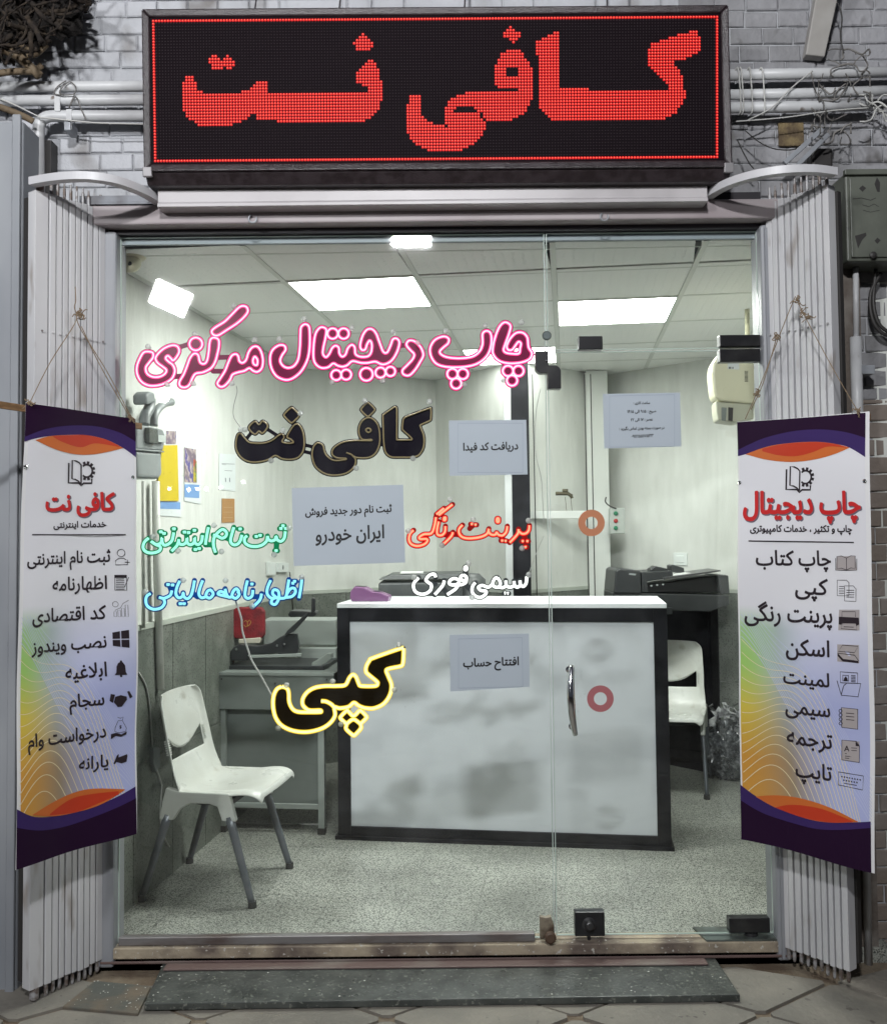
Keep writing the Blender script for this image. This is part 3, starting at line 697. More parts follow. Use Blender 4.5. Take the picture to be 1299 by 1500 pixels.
# ------------------------------------------------------------------ neon words
M_cup = mat("suction_cup", (.82, .83, .82), .1, spec=.8); M_cup.node_tree.nodes["Principled BSDF"].inputs["Alpha"].default_value = .45
NY = GY + .034                                 # neon plates stand behind the glass
def neon(label, lines, closed, polys, margin, platem, tubem, rpx, cups, glowm=None, gpx=0, bars=(), name="neon_sign", grp=None):
    """lines: traced tube centre lines in photo pixels"""
    S = []
    for l, c_ in zip(lines, closed):
        q = [(p.x, p.y) for p in cr(l, c_, 5)]
        if c_: q.append(q[0])
        S.append(q)
    polys = [S[i] for i in polys]
    allp = [p for l in S for p in l]; cx = sum(p[0] for p in allp) / len(allp); by = max(p[1] for p in allp)
    r = thing(name, onY(cx, by, NY), label, "neon sign", grp)
    loops = offset_outline(S + [list(b_) for b_ in bars if len(b_[0]) == 2], polys, margin)
    fill_loops(loops, lambda x, y, d: onY(x, y, NY + d), .004).build("backing_plate", platem, r)
    px = NY / F
    for q, c_ in zip(S, closed):
        pts = [onY(x, y, NY - .007) for x, y in q]
        if c_: pts = pts[:-1]
        MB().tube(pts, rpx * px, 8, closed=c_, ell=1.3).build("neon_tube", tubem, r, smooth=True)
        if glowm:
            pts = [onY(x, y, NY - .003) for x, y in q]
            if c_: pts = pts[:-1]
            MB().tube(pts, gpx * px, 8, closed=c_, ell=.55).build("tube_halo", glowm, r, smooth=True)  # wider glowing sleeve added for the coloured bloom round the tube
    for (x, y) in cups:
        a = onY(x, y, GY + .005)
        s_ = MB().lathe(a, (0, 1, 0), [(.0105, 0), (.0085, .004), (.004, .007), (.0035, .018), (.0055, .02), (.0055, .026), (0, .027)], 14).build("suction_cup", M_cup, r, smooth=True)
    return r
def Z(ox, oy, s): return lambda *a: [(ox + x / s, oy + y / s) for x, y in a]
A = Z(180, 430, 4.059); B = Z(480, 430, 4.059); C = Z(330, 570, 4.059); D = Z(200, 750, 4.996); E_ = Z(580, 720, 5.905); Fy = Z(380, 930, 5.4125)
def ci(f, x, y, r): return f(*circ(x, y, r, 12))
def di(f, x, y, r): return f(*[p for k in range(4) for p in ((x + r * math.cos(k * math.pi / 2 - .18), y + r * math.sin(k * math.pi / 2 - .18)), (x + r * math.cos(k * math.pi / 2 + .18), y + r * math.sin(k * math.pi / 2 + .18)))])
pink = [A((150, 345), (180, 352), (182, 380), (160, 410), (140, 440), (147, 475), (180, 495), (220, 495), (252, 478), (262, 455), (240, 435), (210, 412), (198, 385), (215, 355), (250, 325), (295, 308), (328, 315), (338, 345), (322, 378), (302, 398), (288, 385), (270, 370), (258, 385), (275, 405), (300, 425), (312, 460), (295, 505), (250, 535), (200, 548), (150, 545), (110, 520), (88, 475), (88, 430), (105, 385), (125, 352)),
        A((545, 262), (572, 275), (574, 315), (565, 360), (550, 410), (525, 445), (480, 468), (437, 476), (418, 500), (400, 540), (375, 558), (345, 552), (340, 525), (365, 480), (385, 430), (402, 385), (425, 358), (450, 365), (462, 408), (485, 418), (503, 400), (513, 350), (518, 300), (525, 272)),
        A((700, 78), (735, 78), (746, 105), (725, 138), (680, 178), (620, 217), (570, 248), (540, 244), (532, 222), (555, 200), (610, 165), (655, 120)),
        ci(A, 437, 300, 38),
        A((675, 360), (690, 375), (695, 400), (713, 412), (735, 395), (750, 350), (772, 320), (800, 315), (822, 340), (835, 390), (830, 440), (805, 465), (778, 460), (755, 444), (725, 460), (690, 468), (655, 482), (640, 512), (612, 545), (585, 555), (565, 535), (585, 500), (610, 460), (630, 410), (650, 370)),
        A((787, 375), (803, 395), (800, 425), (782, 420), (776, 398)),
        A((1085, 182), (1108, 195), (1114, 240), (1112, 330), (1097, 400), (1060, 465), (1010, 505), (965, 513), (915, 490), (885, 440), (878, 380), (893, 335), (930, 308), (962, 310), (970, 335), (950, 365), (938, 400), (955, 430), (985, 442), (1020, 430), (1045, 390), (1055, 320), (1058, 240), (1062, 200)),
        B((-28, 200), (-6, 215), (-10, 260), (-23, 320), (-26, 358), (-8, 378), (12, 358), (28, 325), (48, 310), (68, 322), (72, 355), (88, 375), (108, 362), (122, 325), (145, 305), (163, 320), (167, 358), (190, 374), (225, 376), (248, 368), (262, 342), (264, 300), (252, 280), (237, 300), (225, 332), (205, 335), (195, 308), (210, 250), (235, 215), (265, 212), (290, 238), (310, 290), (332, 345), (355, 350), (375, 310), (390, 272), (413, 268), (428, 292), (415, 345), (385, 395), (350, 418), (320, 420), (285, 405), (240, 412), (200, 412), (150, 402), (120, 425), (90, 435), (60, 428), (35, 416), (5, 438), (-35, 442), (-68, 420), (-82, 380), (-80, 300), (-70, 240), (-50, 208)),
        ci(B, 32, 238, 31), ci(B, 97, 238, 31), ci(B, 53, 485, 30), ci(B, 112, 482, 30), ci(B, 232, 480, 38), ci(B, 316, 470, 30), ci(B, 375, 463, 28),
        B((485, 280), (520, 285), (555, 320), (570, 365), (552, 405), (520, 455), (485, 487), (452, 480), (447, 455), (475, 425), (508, 388), (515, 360), (492, 335), (470, 305)),
        B((640, 275), (690, 255), (720, 268), (718, 295), (690, 320), (668, 345), (682, 366), (720, 380), (790, 385), (860, 375), (903, 345), (922, 300), (922, 240), (945, 222), (970, 237), (975, 290), (960, 350), (925, 395), (870, 425), (790, 438), (700, 435), (645, 415), (615, 370), (612, 320)),
        B((1065, 172), (1088, 192), (1080, 235), (1057, 300), (1047, 335), (1062, 352), (1100, 358), (1138, 356), (1145, 325), (1150, 297), (1135, 287), (1115, 312), (1098, 334), (1075, 335), (1066, 312), (1085, 270), (1120, 235), (1160, 233), (1188, 262), (1195, 318), (1215, 355), (1200, 390), (1150, 410), (1080, 415), (1020, 400), (985, 360), (985, 310), (1000, 250), (1020, 202), (1042, 176)),
        ci(B, 743, 478, 31), ci(B, 805, 478, 31), ci(B, 765, 535, 31), ci(B, 1073, 460, 31), ci(B, 1135, 460, 31), ci(B, 1097, 517, 31)]
fills = [i for i in range(len(pink)) if i != 5]
Mg = mat("magenta_acrylic", (.17, .006, .055), .25, spec=.12)
cupsP = A((152, 315), (430, 240), (660, 75), (785, 275), (932, 270), (1080, 150), (265, 540), (420, 535), (650, 533)) + B((145, 205), (392, 228), (540, 290), (705, 222), (938, 192), (1155, 170), (815, 540), (1045, 515), (330, 518), (30, 528))
barsP = [A((318, 325), (400, 300)), A((290, 500), (345, 490)), A((575, 380), (640, 378)), A((540, 462), (600, 462)), B((415, 312), (475, 306)), B((400, 455), (450, 455)), B((560, 0), (560, 0))[:0] or B((745, 440), (765, 500)), B((1090, 420), (1095, 500)), A((1090, 380), (1180, 380))]
neon("glowing pink neon words چاپ دیجیتال مرکزی outlined on magenta acrylic, the topmost words on the glass", pink, [True] * len(pink), fills, 3.6, Mg,
     emat("pink_neon", (1.0, .72, .88), 1.5), 1.05, cupsP, emat("pink_glow", (1.0, .055, .27), 2.0), 2.5, barsP)
gold = [C((95, 265), (118, 290), (145, 316), (190, 322), (240, 320), (285, 302), (320, 275), (342, 268), (352, 288), (340, 312), (370, 322), (408, 318), (392, 298), (370, 285), (388, 248), (415, 212), (440, 212), (463, 250), (472, 310), (465, 368), (435, 406), (390, 418), (340, 413), (300, 395), (260, 418), (200, 433), (140, 430), (95, 403), (70, 360), (68, 310), (78, 272)),
        di(C, 397, 155, 42), C((180, 192), (203, 212), (226, 190), (255, 220), (225, 262), (203, 250), (178, 268), (143, 230)),
        C((560, 320), (583, 335), (592, 370), (610, 400), (650, 424), (712, 420), (718, 412), (665, 408), (638, 386), (648, 350), (700, 317), (770, 306), (865, 307), (868, 300), (815, 297), (796, 255), (806, 205), (835, 175), (870, 173), (905, 205), (920, 260), (918, 330), (893, 383), (850, 407), (785, 407), (765, 398), (778, 425), (765, 465), (720, 500), (650, 512), (590, 500), (540, 460), (520, 400), (525, 350), (543, 324)),
        C((722, 378), (750, 388), (768, 405)),
        C((838, 242), (855, 232), (869, 246), (852, 258)), di(C, 850, 122, 38),
        C((1005, 108), (1020, 112), (1022, 160), (1022, 290), (1030, 302), (1100, 302), (1112, 298), (1100, 282), (1062, 248), (1055, 235), (1060, 185), (1072, 168), (1090, 160), (1210, 116), (1224, 120), (1224, 170), (1216, 188), (1165, 212), (1163, 228), (1182, 280), (1180, 345), (1152, 392), (1110, 404), (1050, 405), (990, 403), (957, 378), (946, 330), (942, 240), (940, 162), (945, 150), (985, 122))]
cupsG = C((95, 240), (120, 240), (345, 245), (450, 145), (275, 425), (780, 470), (832, 68), (1118, 412), (1217, 75))
barsG = [C((125, 300), (165, 250)), C((240, 230), (325, 285)), C((400, 190), (430, 225)), C((465, 330), (530, 345)), C((465, 370), (530, 385)), C((925, 240), (945, 240)), C((925, 330), (945, 330))]
neon("unlit black and gold outlined word sign کافی نت hanging below the pink words", gold, [True, True, True, True, False, True, True, True], [0, 1, 2, 3, 6, 7], 2.6,
     mat("black_acrylic", (.010, .007, .014), .22, spec=.12), mat("gold_tube", (.36, .27, .13), .45), 1.15, cupsG, None, 0, barsG)
yel = [Fy((185, 412), (222, 425), (236, 460), (240, 530), (265, 585), (310, 610), (400, 613), (485, 612), (492, 604), (480, 598), (400, 598), (360, 572), (345, 545), (350, 500), (385, 452), (440, 420), (520, 406), (620, 405), (685, 396), (715, 342), (742, 316), (768, 332), (790, 385), (810, 405), (920, 405), (940, 385), (928, 365), (860, 308), (847, 285), (852, 245), (875, 205), (900, 185), (1120, 108), (1142, 112), (1146, 135), (1140, 225), (1122, 248), (1030, 268), (1008, 285), (1025, 330), (1050, 400), (1035, 480), (985, 548), (910, 582), (840, 580), (790, 562), (752, 538), (710, 570), (640, 582), (598, 575), (602, 640), (562, 700), (490, 745), (380, 770), (270, 760), (180, 718), (130, 650), (112, 560), (118, 480), (145, 428)),
       Fy((493, 525), (530, 528), (570, 548), (598, 575)),
       Fy((705, 603), (748, 643), (795, 603), (815, 608), (850, 645), (850, 660), (808, 705), (808, 740), (760, 793), (742, 793), (690, 745), (692, 708), (648, 665), (650, 645), (690, 605)),
       Fy((692, 708), (748, 670), (806, 708))]
cupsY = Fy((218, 400), (585, 370), (1108, 80), (1072, 438), (650, 708), (155, 738))
neon("bright yellow neon word کپی on black acrylic in front of the counter", yel, [True, False, True, False], [0, 2], 3.0, mat("brown_acrylic", (.012, .008, .004), .3, spec=.12),
     emat("yellow_neon", (1.0, .93, .38), 1.7), 1.9, cupsY, emat("yellow_glow", (1.0, .66, .015), 1.3), 3.2)
def dots(f, *a, r=13): return [f(*[(x - r * .6, y), (x, y - 1), (x + r * .6, y)]) for x, y in a]
green = [D((1092, 142), (1085, 190), (1062, 214), (1035, 205), (1025, 180), (1016, 203), (990, 212), (968, 200), (962, 176)), D((962, 176), (955, 212), (925, 240), (880, 253), (830, 248), (797, 225), (795, 192), (812, 175)),
         D((775, 168), (762, 212), (738, 238), (708, 238), (692, 212), (702, 160), (716, 112)), D((566, 168), (600, 178), (628, 192), (655, 180), (662, 150), (635, 128), (605, 145), (575, 180), (566, 220), (570, 260), (582, 297)),
         D((530, 112), (518, 170), (508, 240)), D((486, 170), (480, 215), (455, 238), (432, 225), (430, 188), (425, 222), (400, 240), (376, 226), (374, 190), (368, 220), (345, 238), (318, 232), (312, 205)), D((315, 200), (300, 245), (262, 286)),
         D((276, 150), (265, 205), (240, 233), (208, 243), (192, 222), (190, 190), (182, 225), (150, 238), (120, 222), (112, 215)), D((112, 215), (145, 238), (178, 255), (170, 285), (120, 300), (75, 292), (52, 262), (62, 220), (92, 192))] + \
    dots(D, (1075, 102), (1095, 122), (1060, 122), (1025, 284), (880, 180), (908, 172), (762, 125), (355, 148), (385, 152), (428, 135), (435, 275), (462, 268), (182, 146), (205, 158), (278, 124), r=16)
neon("mint green neon words ثبت نام اینترنتی on the left of the glass", green, [False] * len(green), [], 3.9, mat("green_acrylic", (.006, .24, .10), .25, spec=.12),
     emat("green_neon", (.36, 1.0, .76), 1.25), 2.1, D((120, 182), (570, 98), (1120, 118), (305, 285), (625, 290), (1010, 312)), None, 0, [D((560, 240), (510, 240)), D((690, 200), (660, 190)), D((300, 240), (240, 235)), D((1030, 210), (1025, 280)), D((440, 240), (450, 270)), D((780, 200), (800, 200)), D((185, 150), (190, 200)), D((370, 150), (372, 200))])
blue = [D((1213, 492), (1205, 560), (1192, 630)), D((1118, 495), (1108, 560), (1095, 622), (1060, 632), (1030, 628)), D((1100, 605), (1130, 562), (1160, 560), (1165, 590), (1140, 618), (1095, 625)),
        D((1030, 628), (1000, 600), (1008, 570), (1040, 580), (1045, 630), (1020, 675), (990, 665), (1005, 632), (1050, 628)), D((985, 500), (962, 555), (960, 600), (985, 628), (1015, 632)), D((918, 598), (905, 645), (855, 695)),
        D((855, 572), (848, 615), (820, 632), (798, 615), (802, 560), (815, 502)), D((742, 580), (755, 605), (730, 632), (703, 615), (712, 580), (735, 562), (755, 585)), D((700, 622), (675, 622), (660, 595), (652, 562)), D((672, 620), (635, 612), (600, 600), (615, 582), (645, 592), (640, 612)),
        D((548, 572), (565, 600), (540, 630), (512, 615), (525, 578), (550, 570)), D((515, 618), (480, 628), (460, 600), (470, 550), (488, 502)), D((428, 502), (418, 560), (402, 612), (375, 635), (350, 618), (346, 592), (338, 618), (312, 628), (292, 600), (300, 550), (320, 505)),
        D((262, 575), (252, 608), (225, 625), (200, 632), (170, 625)), D((200, 632), (210, 665), (185, 700), (130, 712), (85, 690), (72, 650), (80, 615), (105, 598))] + dots(D, (1148, 522), (1160, 508), (848, 528), (325, 672), (352, 672), (235, 532), (268, 535), r=16)
neon("light blue neon words اظهارنامه مالیاتی under the green words", blue, [False] * len(blue), [], 3.9, mat("blue_acrylic", (.004, .06, .28), .25, spec=.12),
     emat("blue_neon", (.30, .84, 1.0), 1.25), 2.1, D((65, 585), (655, 502), (1212, 475), (345, 500), (850, 690)), None, 0, [D((855, 620), (920, 620)), D((600, 600), (560, 600)), D((450, 620), (420, 600)), D((270, 600), (300, 600)), D((245, 535), (260, 580))])
red = [E_((1155, 292), (1150, 335), (1125, 362), (1090, 365), (1066, 345)), E_((1062, 325), (1052, 370), (985, 442)), E_((965, 300), (955, 350), (925, 380), (890, 375), (872, 355), (862, 372), (835, 375), (812, 362), (800, 335)),
       E_((805, 322), (790, 365), (740, 392), (660, 405), (590, 400), (552, 370), (548, 325), (578, 290)), E_((495, 352), (478, 390), (418, 450)), E_((430, 300), (425, 350), (398, 378), (362, 372), (358, 330), (372, 260)),
       E_((348, 222), (335, 300), (308, 362), (245, 370), (205, 395), (215, 412), (262, 410), (275, 425), (250, 455), (190, 472), (135, 455), (115, 415), (125, 365), (155, 335)), E_((352, 198), (418, 145)), E_((372, 205), (492, 112)), E_((418, 228), (430, 225), (430, 245), (416, 248)), E_((875, 235), (890, 235), (890, 262), (875, 262))] + \
    dots(E_, (658, 282), (690, 288), (920, 425), (950, 428), (1098, 430), (1138, 430), (1122, 480), r=16)
neon("red neon words پرینت رنگی right of the large grey notice", red, [False] * 9 + [True] * 2 + [False] * 7, [], 3.9, mat("red_acrylic", (.34, .006, .006), .25, spec=.12),
     emat("red_neon", (1.0, .42, .24), 1.4), 1.35, E_((470, 72), (110, 342), (670, 245), (1148, 252), (400, 465), (1092, 492)), emat("red_glow", (1.0, .02, .01), 2.0), 2.4, [E_((500, 370), (560, 375)), E_((430, 375), (490, 365)), E_((1110, 370), (1120, 430)), E_((670, 290), (640, 320)), E_((905, 385), (930, 420))])
wht = [E_((1132, 735), (1128, 790), (1105, 820), (1080, 808), (1074, 770)), E_((1080, 808), (1052, 828), (1028, 812), (1022, 775)), E_((1026, 812), (992, 828), (958, 815), (952, 770)), E_((955, 815), (925, 832), (890, 825)),
       E_((880, 745), (905, 790), (890, 826), (852, 822), (838, 792), (858, 752), (880, 745)), E_((838, 800), (800, 828), (750, 812), (715, 828), (735, 855), (780, 862), (775, 890), (735, 915), (690, 905), (662, 870), (665, 820), (688, 788)),
       E_((585, 720), (612, 742), (602, 770), (570, 764), (562, 738), (585, 720)), E_((612, 742), (606, 785), (570, 805), (540, 805)), E_((540, 800), (548, 770), (510, 752), (475, 765), (462, 792), (485, 808), (525, 805), (545, 790), (520, 840), (445, 892)),
       E_((420, 770), (405, 815), (338, 892)), E_((345, 742), (335, 715), (295, 722), (262, 762), (280, 785), (308, 808), (300, 855), (255, 885), (205, 885), (165, 858), (155, 800), (198, 745))] + \
    [E_((600, 655), (612, 655), (612, 675), (598, 675))] + dots(E_, (945, 880), (970, 882), r=10)
neon("white neon words سیمی فوری in front of the grey printer", wht, [False] * 11 + [True] + [False] * 2, [], 3.8, mat("smoke_acrylic", (.05, .055, .06), .2, spec=.12),
     emat("white_neon", (1.0, 1.0, .98), 1.6), 2.3, E_((160, 742), (630, 622), (1150, 720), (660, 915)), None, 0, [E_((340, 800), (300, 800)), E_((430, 860), (400, 820)), E_((605, 760), (605, 680)), E_((650, 850), (620, 820))])
# supply cords of the words
M_cord = mat("white_cord", (.5, .5, .48), .5)
def cord(name, lab, pts, r, m=M_cord, y=None, cat="cable"):
    q = cr([onY(*p[:2], p[2] if len(p) > 2 else y) for p in pts], False, 6)
    return tag(MB().tube(q, r, 6).build(name, m, smooth=True), lab, cat)
cord("cord", "thin grey cord hanging from the pink words to the gold words", [(347, 565), (348, 575), (343, 595), (343, 610), (350, 622), (357, 630)], .0012, mat("grey_cord", (.2, .2, .2), .5), NY + .01)
cord("cord", "white knotted cord running from the blue words down to the yellow word", [(346, 880), (354, 905), (356, 925), (366, 958), (372, 972), (384, 992), (399, 1020)], .0035, M_cord, NY + .03)
cord("cord", "loose white cord hanging beside the glass door seam", [(792, 570), (786, 600), (784, 640), (786, 670), (793, 700), (795, 730), (797, 770)], .0016, M_cord, NY + .02)
cord("cord", "thin cord rising from the white word past the red word", [(775, 840), (782, 820), (790, 800), (797, 785)], .0012, M_cord, NY + .02)

# ------------------------------------------------------------------ paper notices on the glass
M_paper = mat("blue_paper", (.46, .52, .58), .6, c2=(.43, .49, .545), scale=3, lo=.4, hi=.7)
M_ink = mat("ink", (.012, .012, .014), .6); M_line = mat("print_line", (.24, .30, .40), .6)
def notice(lab, quad, inner, texts):
    y = GY - .0065; fn = lambda a, b, d=0.: onY(a, b, y - d)
    r = thing("paper_notice", fn(*quad[0]), lab, "notice")
    s = MB(); n = 12; vs = []
    for j in range(n + 1):
        for i in range(n + 1):
            u, v = i / n, j / n
            x = (quad[0][0] * (1 - u) + quad[1][0] * u) * (1 - v) + (quad[3][0] * (1 - u) + quad[2][0] * u) * v
            z = (quad[0][1] * (1 - u) + quad[1][1] * u) * (1 - v) + (quad[3][1] * (1 - u) + quad[2][1] * u) * v
            vs.append(fn(x, z))
    s.add(vs, [(j * (n + 1) + i, j * (n + 1) + i + 1, (j + 1) * (n + 1) + i + 1, (j + 1) * (n + 1) + i) for j in range(n) for i in range(n)])
    s.build("sheet", M_paper, r, solid=.0004)
    if inner:
        b_ = MB(); ribbon(b_, inner, .5, lambda a, b: fn(a, b, .0007), True); b_.build("printed_border", M_line, r)
    t = MB()
    for tx in texts: text_px(t, tx[0], tx[1], tx[2], lambda a, b: fn(a, b, .0009), ky=tx[3] if len(tx) > 3 else 1.0, offset=.008, bold=(.35 if len(tx) > 4 else .12))
    t.build("printed_text", M_ink, r); return r
notice("large grey blue paper notice reading ایران خودرو in the middle of the fixed glass", [(428, 715), (591, 710), (594, 824), (431, 829)], None,
       [("ثبت نام دور جدید فروش", (448, 755), (574, 749.5), 1.15, .018), ("ایران خودرو", (463, 793), (563, 788), 1.2, .022)])
notice("pale blue note reading دریافت کد فیدا above the red neon words", [(658, 616), (771, 615), (773, 695), (658.5, 697)], [(671, 620), (766, 620), (766, 692), (671, 692)], [("دریافت کد فیدا", (679, 660), (759, 658), 1.15, .02)])
notice("faint blue note reading افتتاح حساب in front of the white counter board", [(659, 930), (775, 928), (776, 1006), (660, 1013)], [(672, 936), (765, 934), (766, 1006), (672, 1008)], [("افتتاح حساب", (679, 977), (760, 974), 1.1, .02)])
notice("blue opening hours sheet with five small lines beside the cream air conditioner", [(883, 577), (996, 575), (998, 654), (885, 657)], [(893, 580), (988, 578), (988, 654), (893, 655)],
       [("ساعت کاری :", (928, 592), (952, 591.5), 1.1), ("صبح : ۹:۱۵ الی ۱۴:۱۵", (919, 605), (961, 604), 1.1), ("عصر : ۱۷ الی ۲۲", (924, 617), (956, 616), 1.1),
        ("در صورت بسته بودن تماس بگیرید :", (907, 630), (973, 628), 1.25), ("۰۹۱۲۵۵۱۷۵۴۳", (925, 641.5), (957, 640), 1.0)])
# ------------------------------------------------------------------ folded grilles with their curved rails
M_slat = mat("grille_paint", (.62, .62, .63), .42, c2=(.47, .475, .50), scale=4, lo=.42, hi=.72, bump=.06, bscale=40, stretch=(1, 1, .3), c3=(.36, .33, .31), scale3=16, lo3=.62, hi3=.76)
M_dark = mat("dark_iron", (.03, .028, .027), .55)
M_rust = mat("pin_iron", (.36, .36, .37), .5, .2, c2=(.13, .10, .085), scale=40, lo=.4, hi=.6)
def grille(label, edges, pin, Yin, Yout, ztop, zbot, px_in, px_out):
    """edges: pixel columns of the slat edges near the bottom, from the inner edge outwards"""
    a, b_ = onY(px_in, 1000, Yin), onY(px_out, 1000, Yout); a.z = b_.z = 0
    d = (b_ - a); L = d.length; d.normalize(); n = Vector((d.y, -d.x, 0))
    if n.y > 0: n = -n
    r = thing("folding_grille", a + Vector((0, 0, zbot)), label, "folding grille", "folded accordion grilles")
    def s_at(px):                                   # where a pixel column crosses the stack's plan line
        k = ray(px, 1000); k = Vector((k.x, k.y)); A_ = Vector((a.x, a.y)); D_ = Vector((d.x, d.y))
        return (A_.x * k.y - A_.y * k.x) / (D_.y * k.x - D_.x * k.y)
    ss = [s_at(e) for e in edges]; rnd = random.Random(int(px_in))
    slats = []
    for i in range(len(ss) - 1):
        s0, s1 = ss[i] + .0028, ss[i + 1] - .0028; j = rnd.uniform(-.004, .004)
        p0, p1 = a + d * s0 + n * j, a + d * s1 + n * (j + rnd.uniform(-.002, .002)); zt_ = ztop + rnd.uniform(-.003, .003); zb_ = zbot + rnd.uniform(-.003, .003)
        o = MB().hexa([p0 + Vector((0, 0, zb_)), p1 + Vector((0, 0, zb_)), p1 + Vector((0, 0, zt_)), p0 + Vector((0, 0, zt_))], -n * .042).build("slat", M_slat, r, bevel=.0015, seg=2)
        slats.append(o); mid = (p0 + p1) / 2 - n * .012; w = (s1 - s0) * .32
        MB().lathe(mid + Vector((0, 0, zb_ - .040)), (0, 0, 1), [(w * .7, 0), (w, .006), (w, .042)], 10).build("hinge_foot", M_rust, o)
        MB().lathe(mid + Vector((0, 0, zt_ - .002)), (0, 0, 1), [(w * .9, 0), (w * .9, .040), (w * .6, .042), (w * .6, .06)], 10).build("hanger_pin", M_rust, o)
    for i in range(len(ss) - 1):
        for zr in (2.17, 1.1):
            p0 = a + d * (ss[i] * .5 + ss[i + 1] * .5) + Vector((0, 0, zr + (.02 if pin else 0) - .10 * (ss[i] / L) * 0)); MB().lathe(p0 + n * .004, n, [(.0042, 0), (.0036, .002), (0, .003)], 8).build("rivet", M_rust if i % 3 == 0 else M_slat, slats[i])
    back = MB().hexa([a + n * -.046 + Vector((0, 0, zbot + .02)), a + d * L - n * .046 + Vector((0, 0, zbot + .02)), a + d * L - n * .046 + Vector((0, 0, ztop - .02)), a - n * .046 + Vector((0, 0, ztop - .02))], -n * .02).build("folded_lattice", M_dark, r)
    return a, d, n, L
gl = grille("white folding grille pushed open on the left, behind the internet services banner", [154, 143.2, 134.8, 125.6, 117, 108.4, 98.7, 89.5, 79.3, 68.6, 47][:], 0, 3.40, 3.17, 2.648, .0, 154, 47)
gr_ = grille("white folding grille pushed open on the right, behind the printing services banner", [1137, 1147, 1156, 1165.6, 1174.6, 1184, 1193.5, 1203, 1211.8, 1222, 1233], 0, 3.40, 3.19, 2.648, .022, 1137, 1235)
# thin flat cord dangling down the right grille below its banner
M_band = mat("rail_paint", (.56, .56, .58), .4, c2=(.48, .48, .50), scale=5, lo=.5, hi=.8)
def rail(pts, lab):
    q = [onZ(x, y, 2.668) for x, y in cr(pts, False, 8) for x, y in [(x, y)]] if False else [onZ(p.x, p.y, 2.668) for p in cr(pts, False, 8)]
    mb = MB(); n = len(q); vs = []
    for i in range(n):
        t = (q[min(i + 1, n - 1)] - q[max(i - 1, 0)]); t.z = 0; t.normalize(); m_ = Vector((t.y, -t.x, 0)) * .016
        for sg, dz in ((-1, -.013), (1, -.013), (1, .013), (-1, .013)): vs.append(q[i] + m_ * sg + Vector((0, 0, dz)))
    mb.add(vs, [(4 * i + k, 4 * i + (k + 1) % 4, 4 * i + 4 + (k + 1) % 4, 4 * i + 4 + k) for i in range(n - 1) for k in range(4)] + [(3, 2, 1, 0), (4 * n - 4, 4 * n - 3, 4 * n - 2, 4 * n - 1)])
    tag(mb.build("curved_rail", M_band, bevel=.0), lab, "rail", "curved top rails of the folding grilles")
rail([(238, 299), (222, 287), (200, 276), (165, 264), (125, 259), (85, 261), (48, 267)], "curved white overhead rail above the left folded grille, bowing out under the pipe bend")
rail([(1031, 292), (1048, 279), (1075, 266), (1110, 256), (1150, 250), (1190, 249), (1222, 253)], "curved white overhead rail above the right folded grille, near the meter box")
# angle brackets between rail and wall
M_steel = mat("pale_steel", (.36, .38, .41), .4, .3, c2=(.24, .25, .27), scale=12, lo=.4, hi=.7)
for x, lab in ((-1.145, "pale steel ledge between the left curved rail and the wall"),):
    o = MB().box((x - .14, 3.36, 2.659), (x + .14, 3.49, 2.666)).box((x - .14, 3.36, 2.6665), (x + .14, 3.364, 2.69)).build("steel_ledge", mat("dull_steel", (.17, .18, .20), .5, .3, c2=(.10, .10, .11), scale=12)); tag(o, lab, "ledge")

# hooks on the lintel
for px, py, lab in ((371, 321, "small pale hook under the lintel at the left"), (885, 318, "small pale hook under the lintel above the glass door")):
    c_ = onY(px, py, 3.352); pts = [c_ + Vector((.014 * math.cos(R(a_)), -.004, .014 * math.sin(R(a_)))) for a_ in range(130, 400, 20)]
    tag(MB().tube([c_ + Vector((-.009, .012, .016))] + pts, .0032, 8).build("hook", M_steel, smooth=True), lab, "hook")

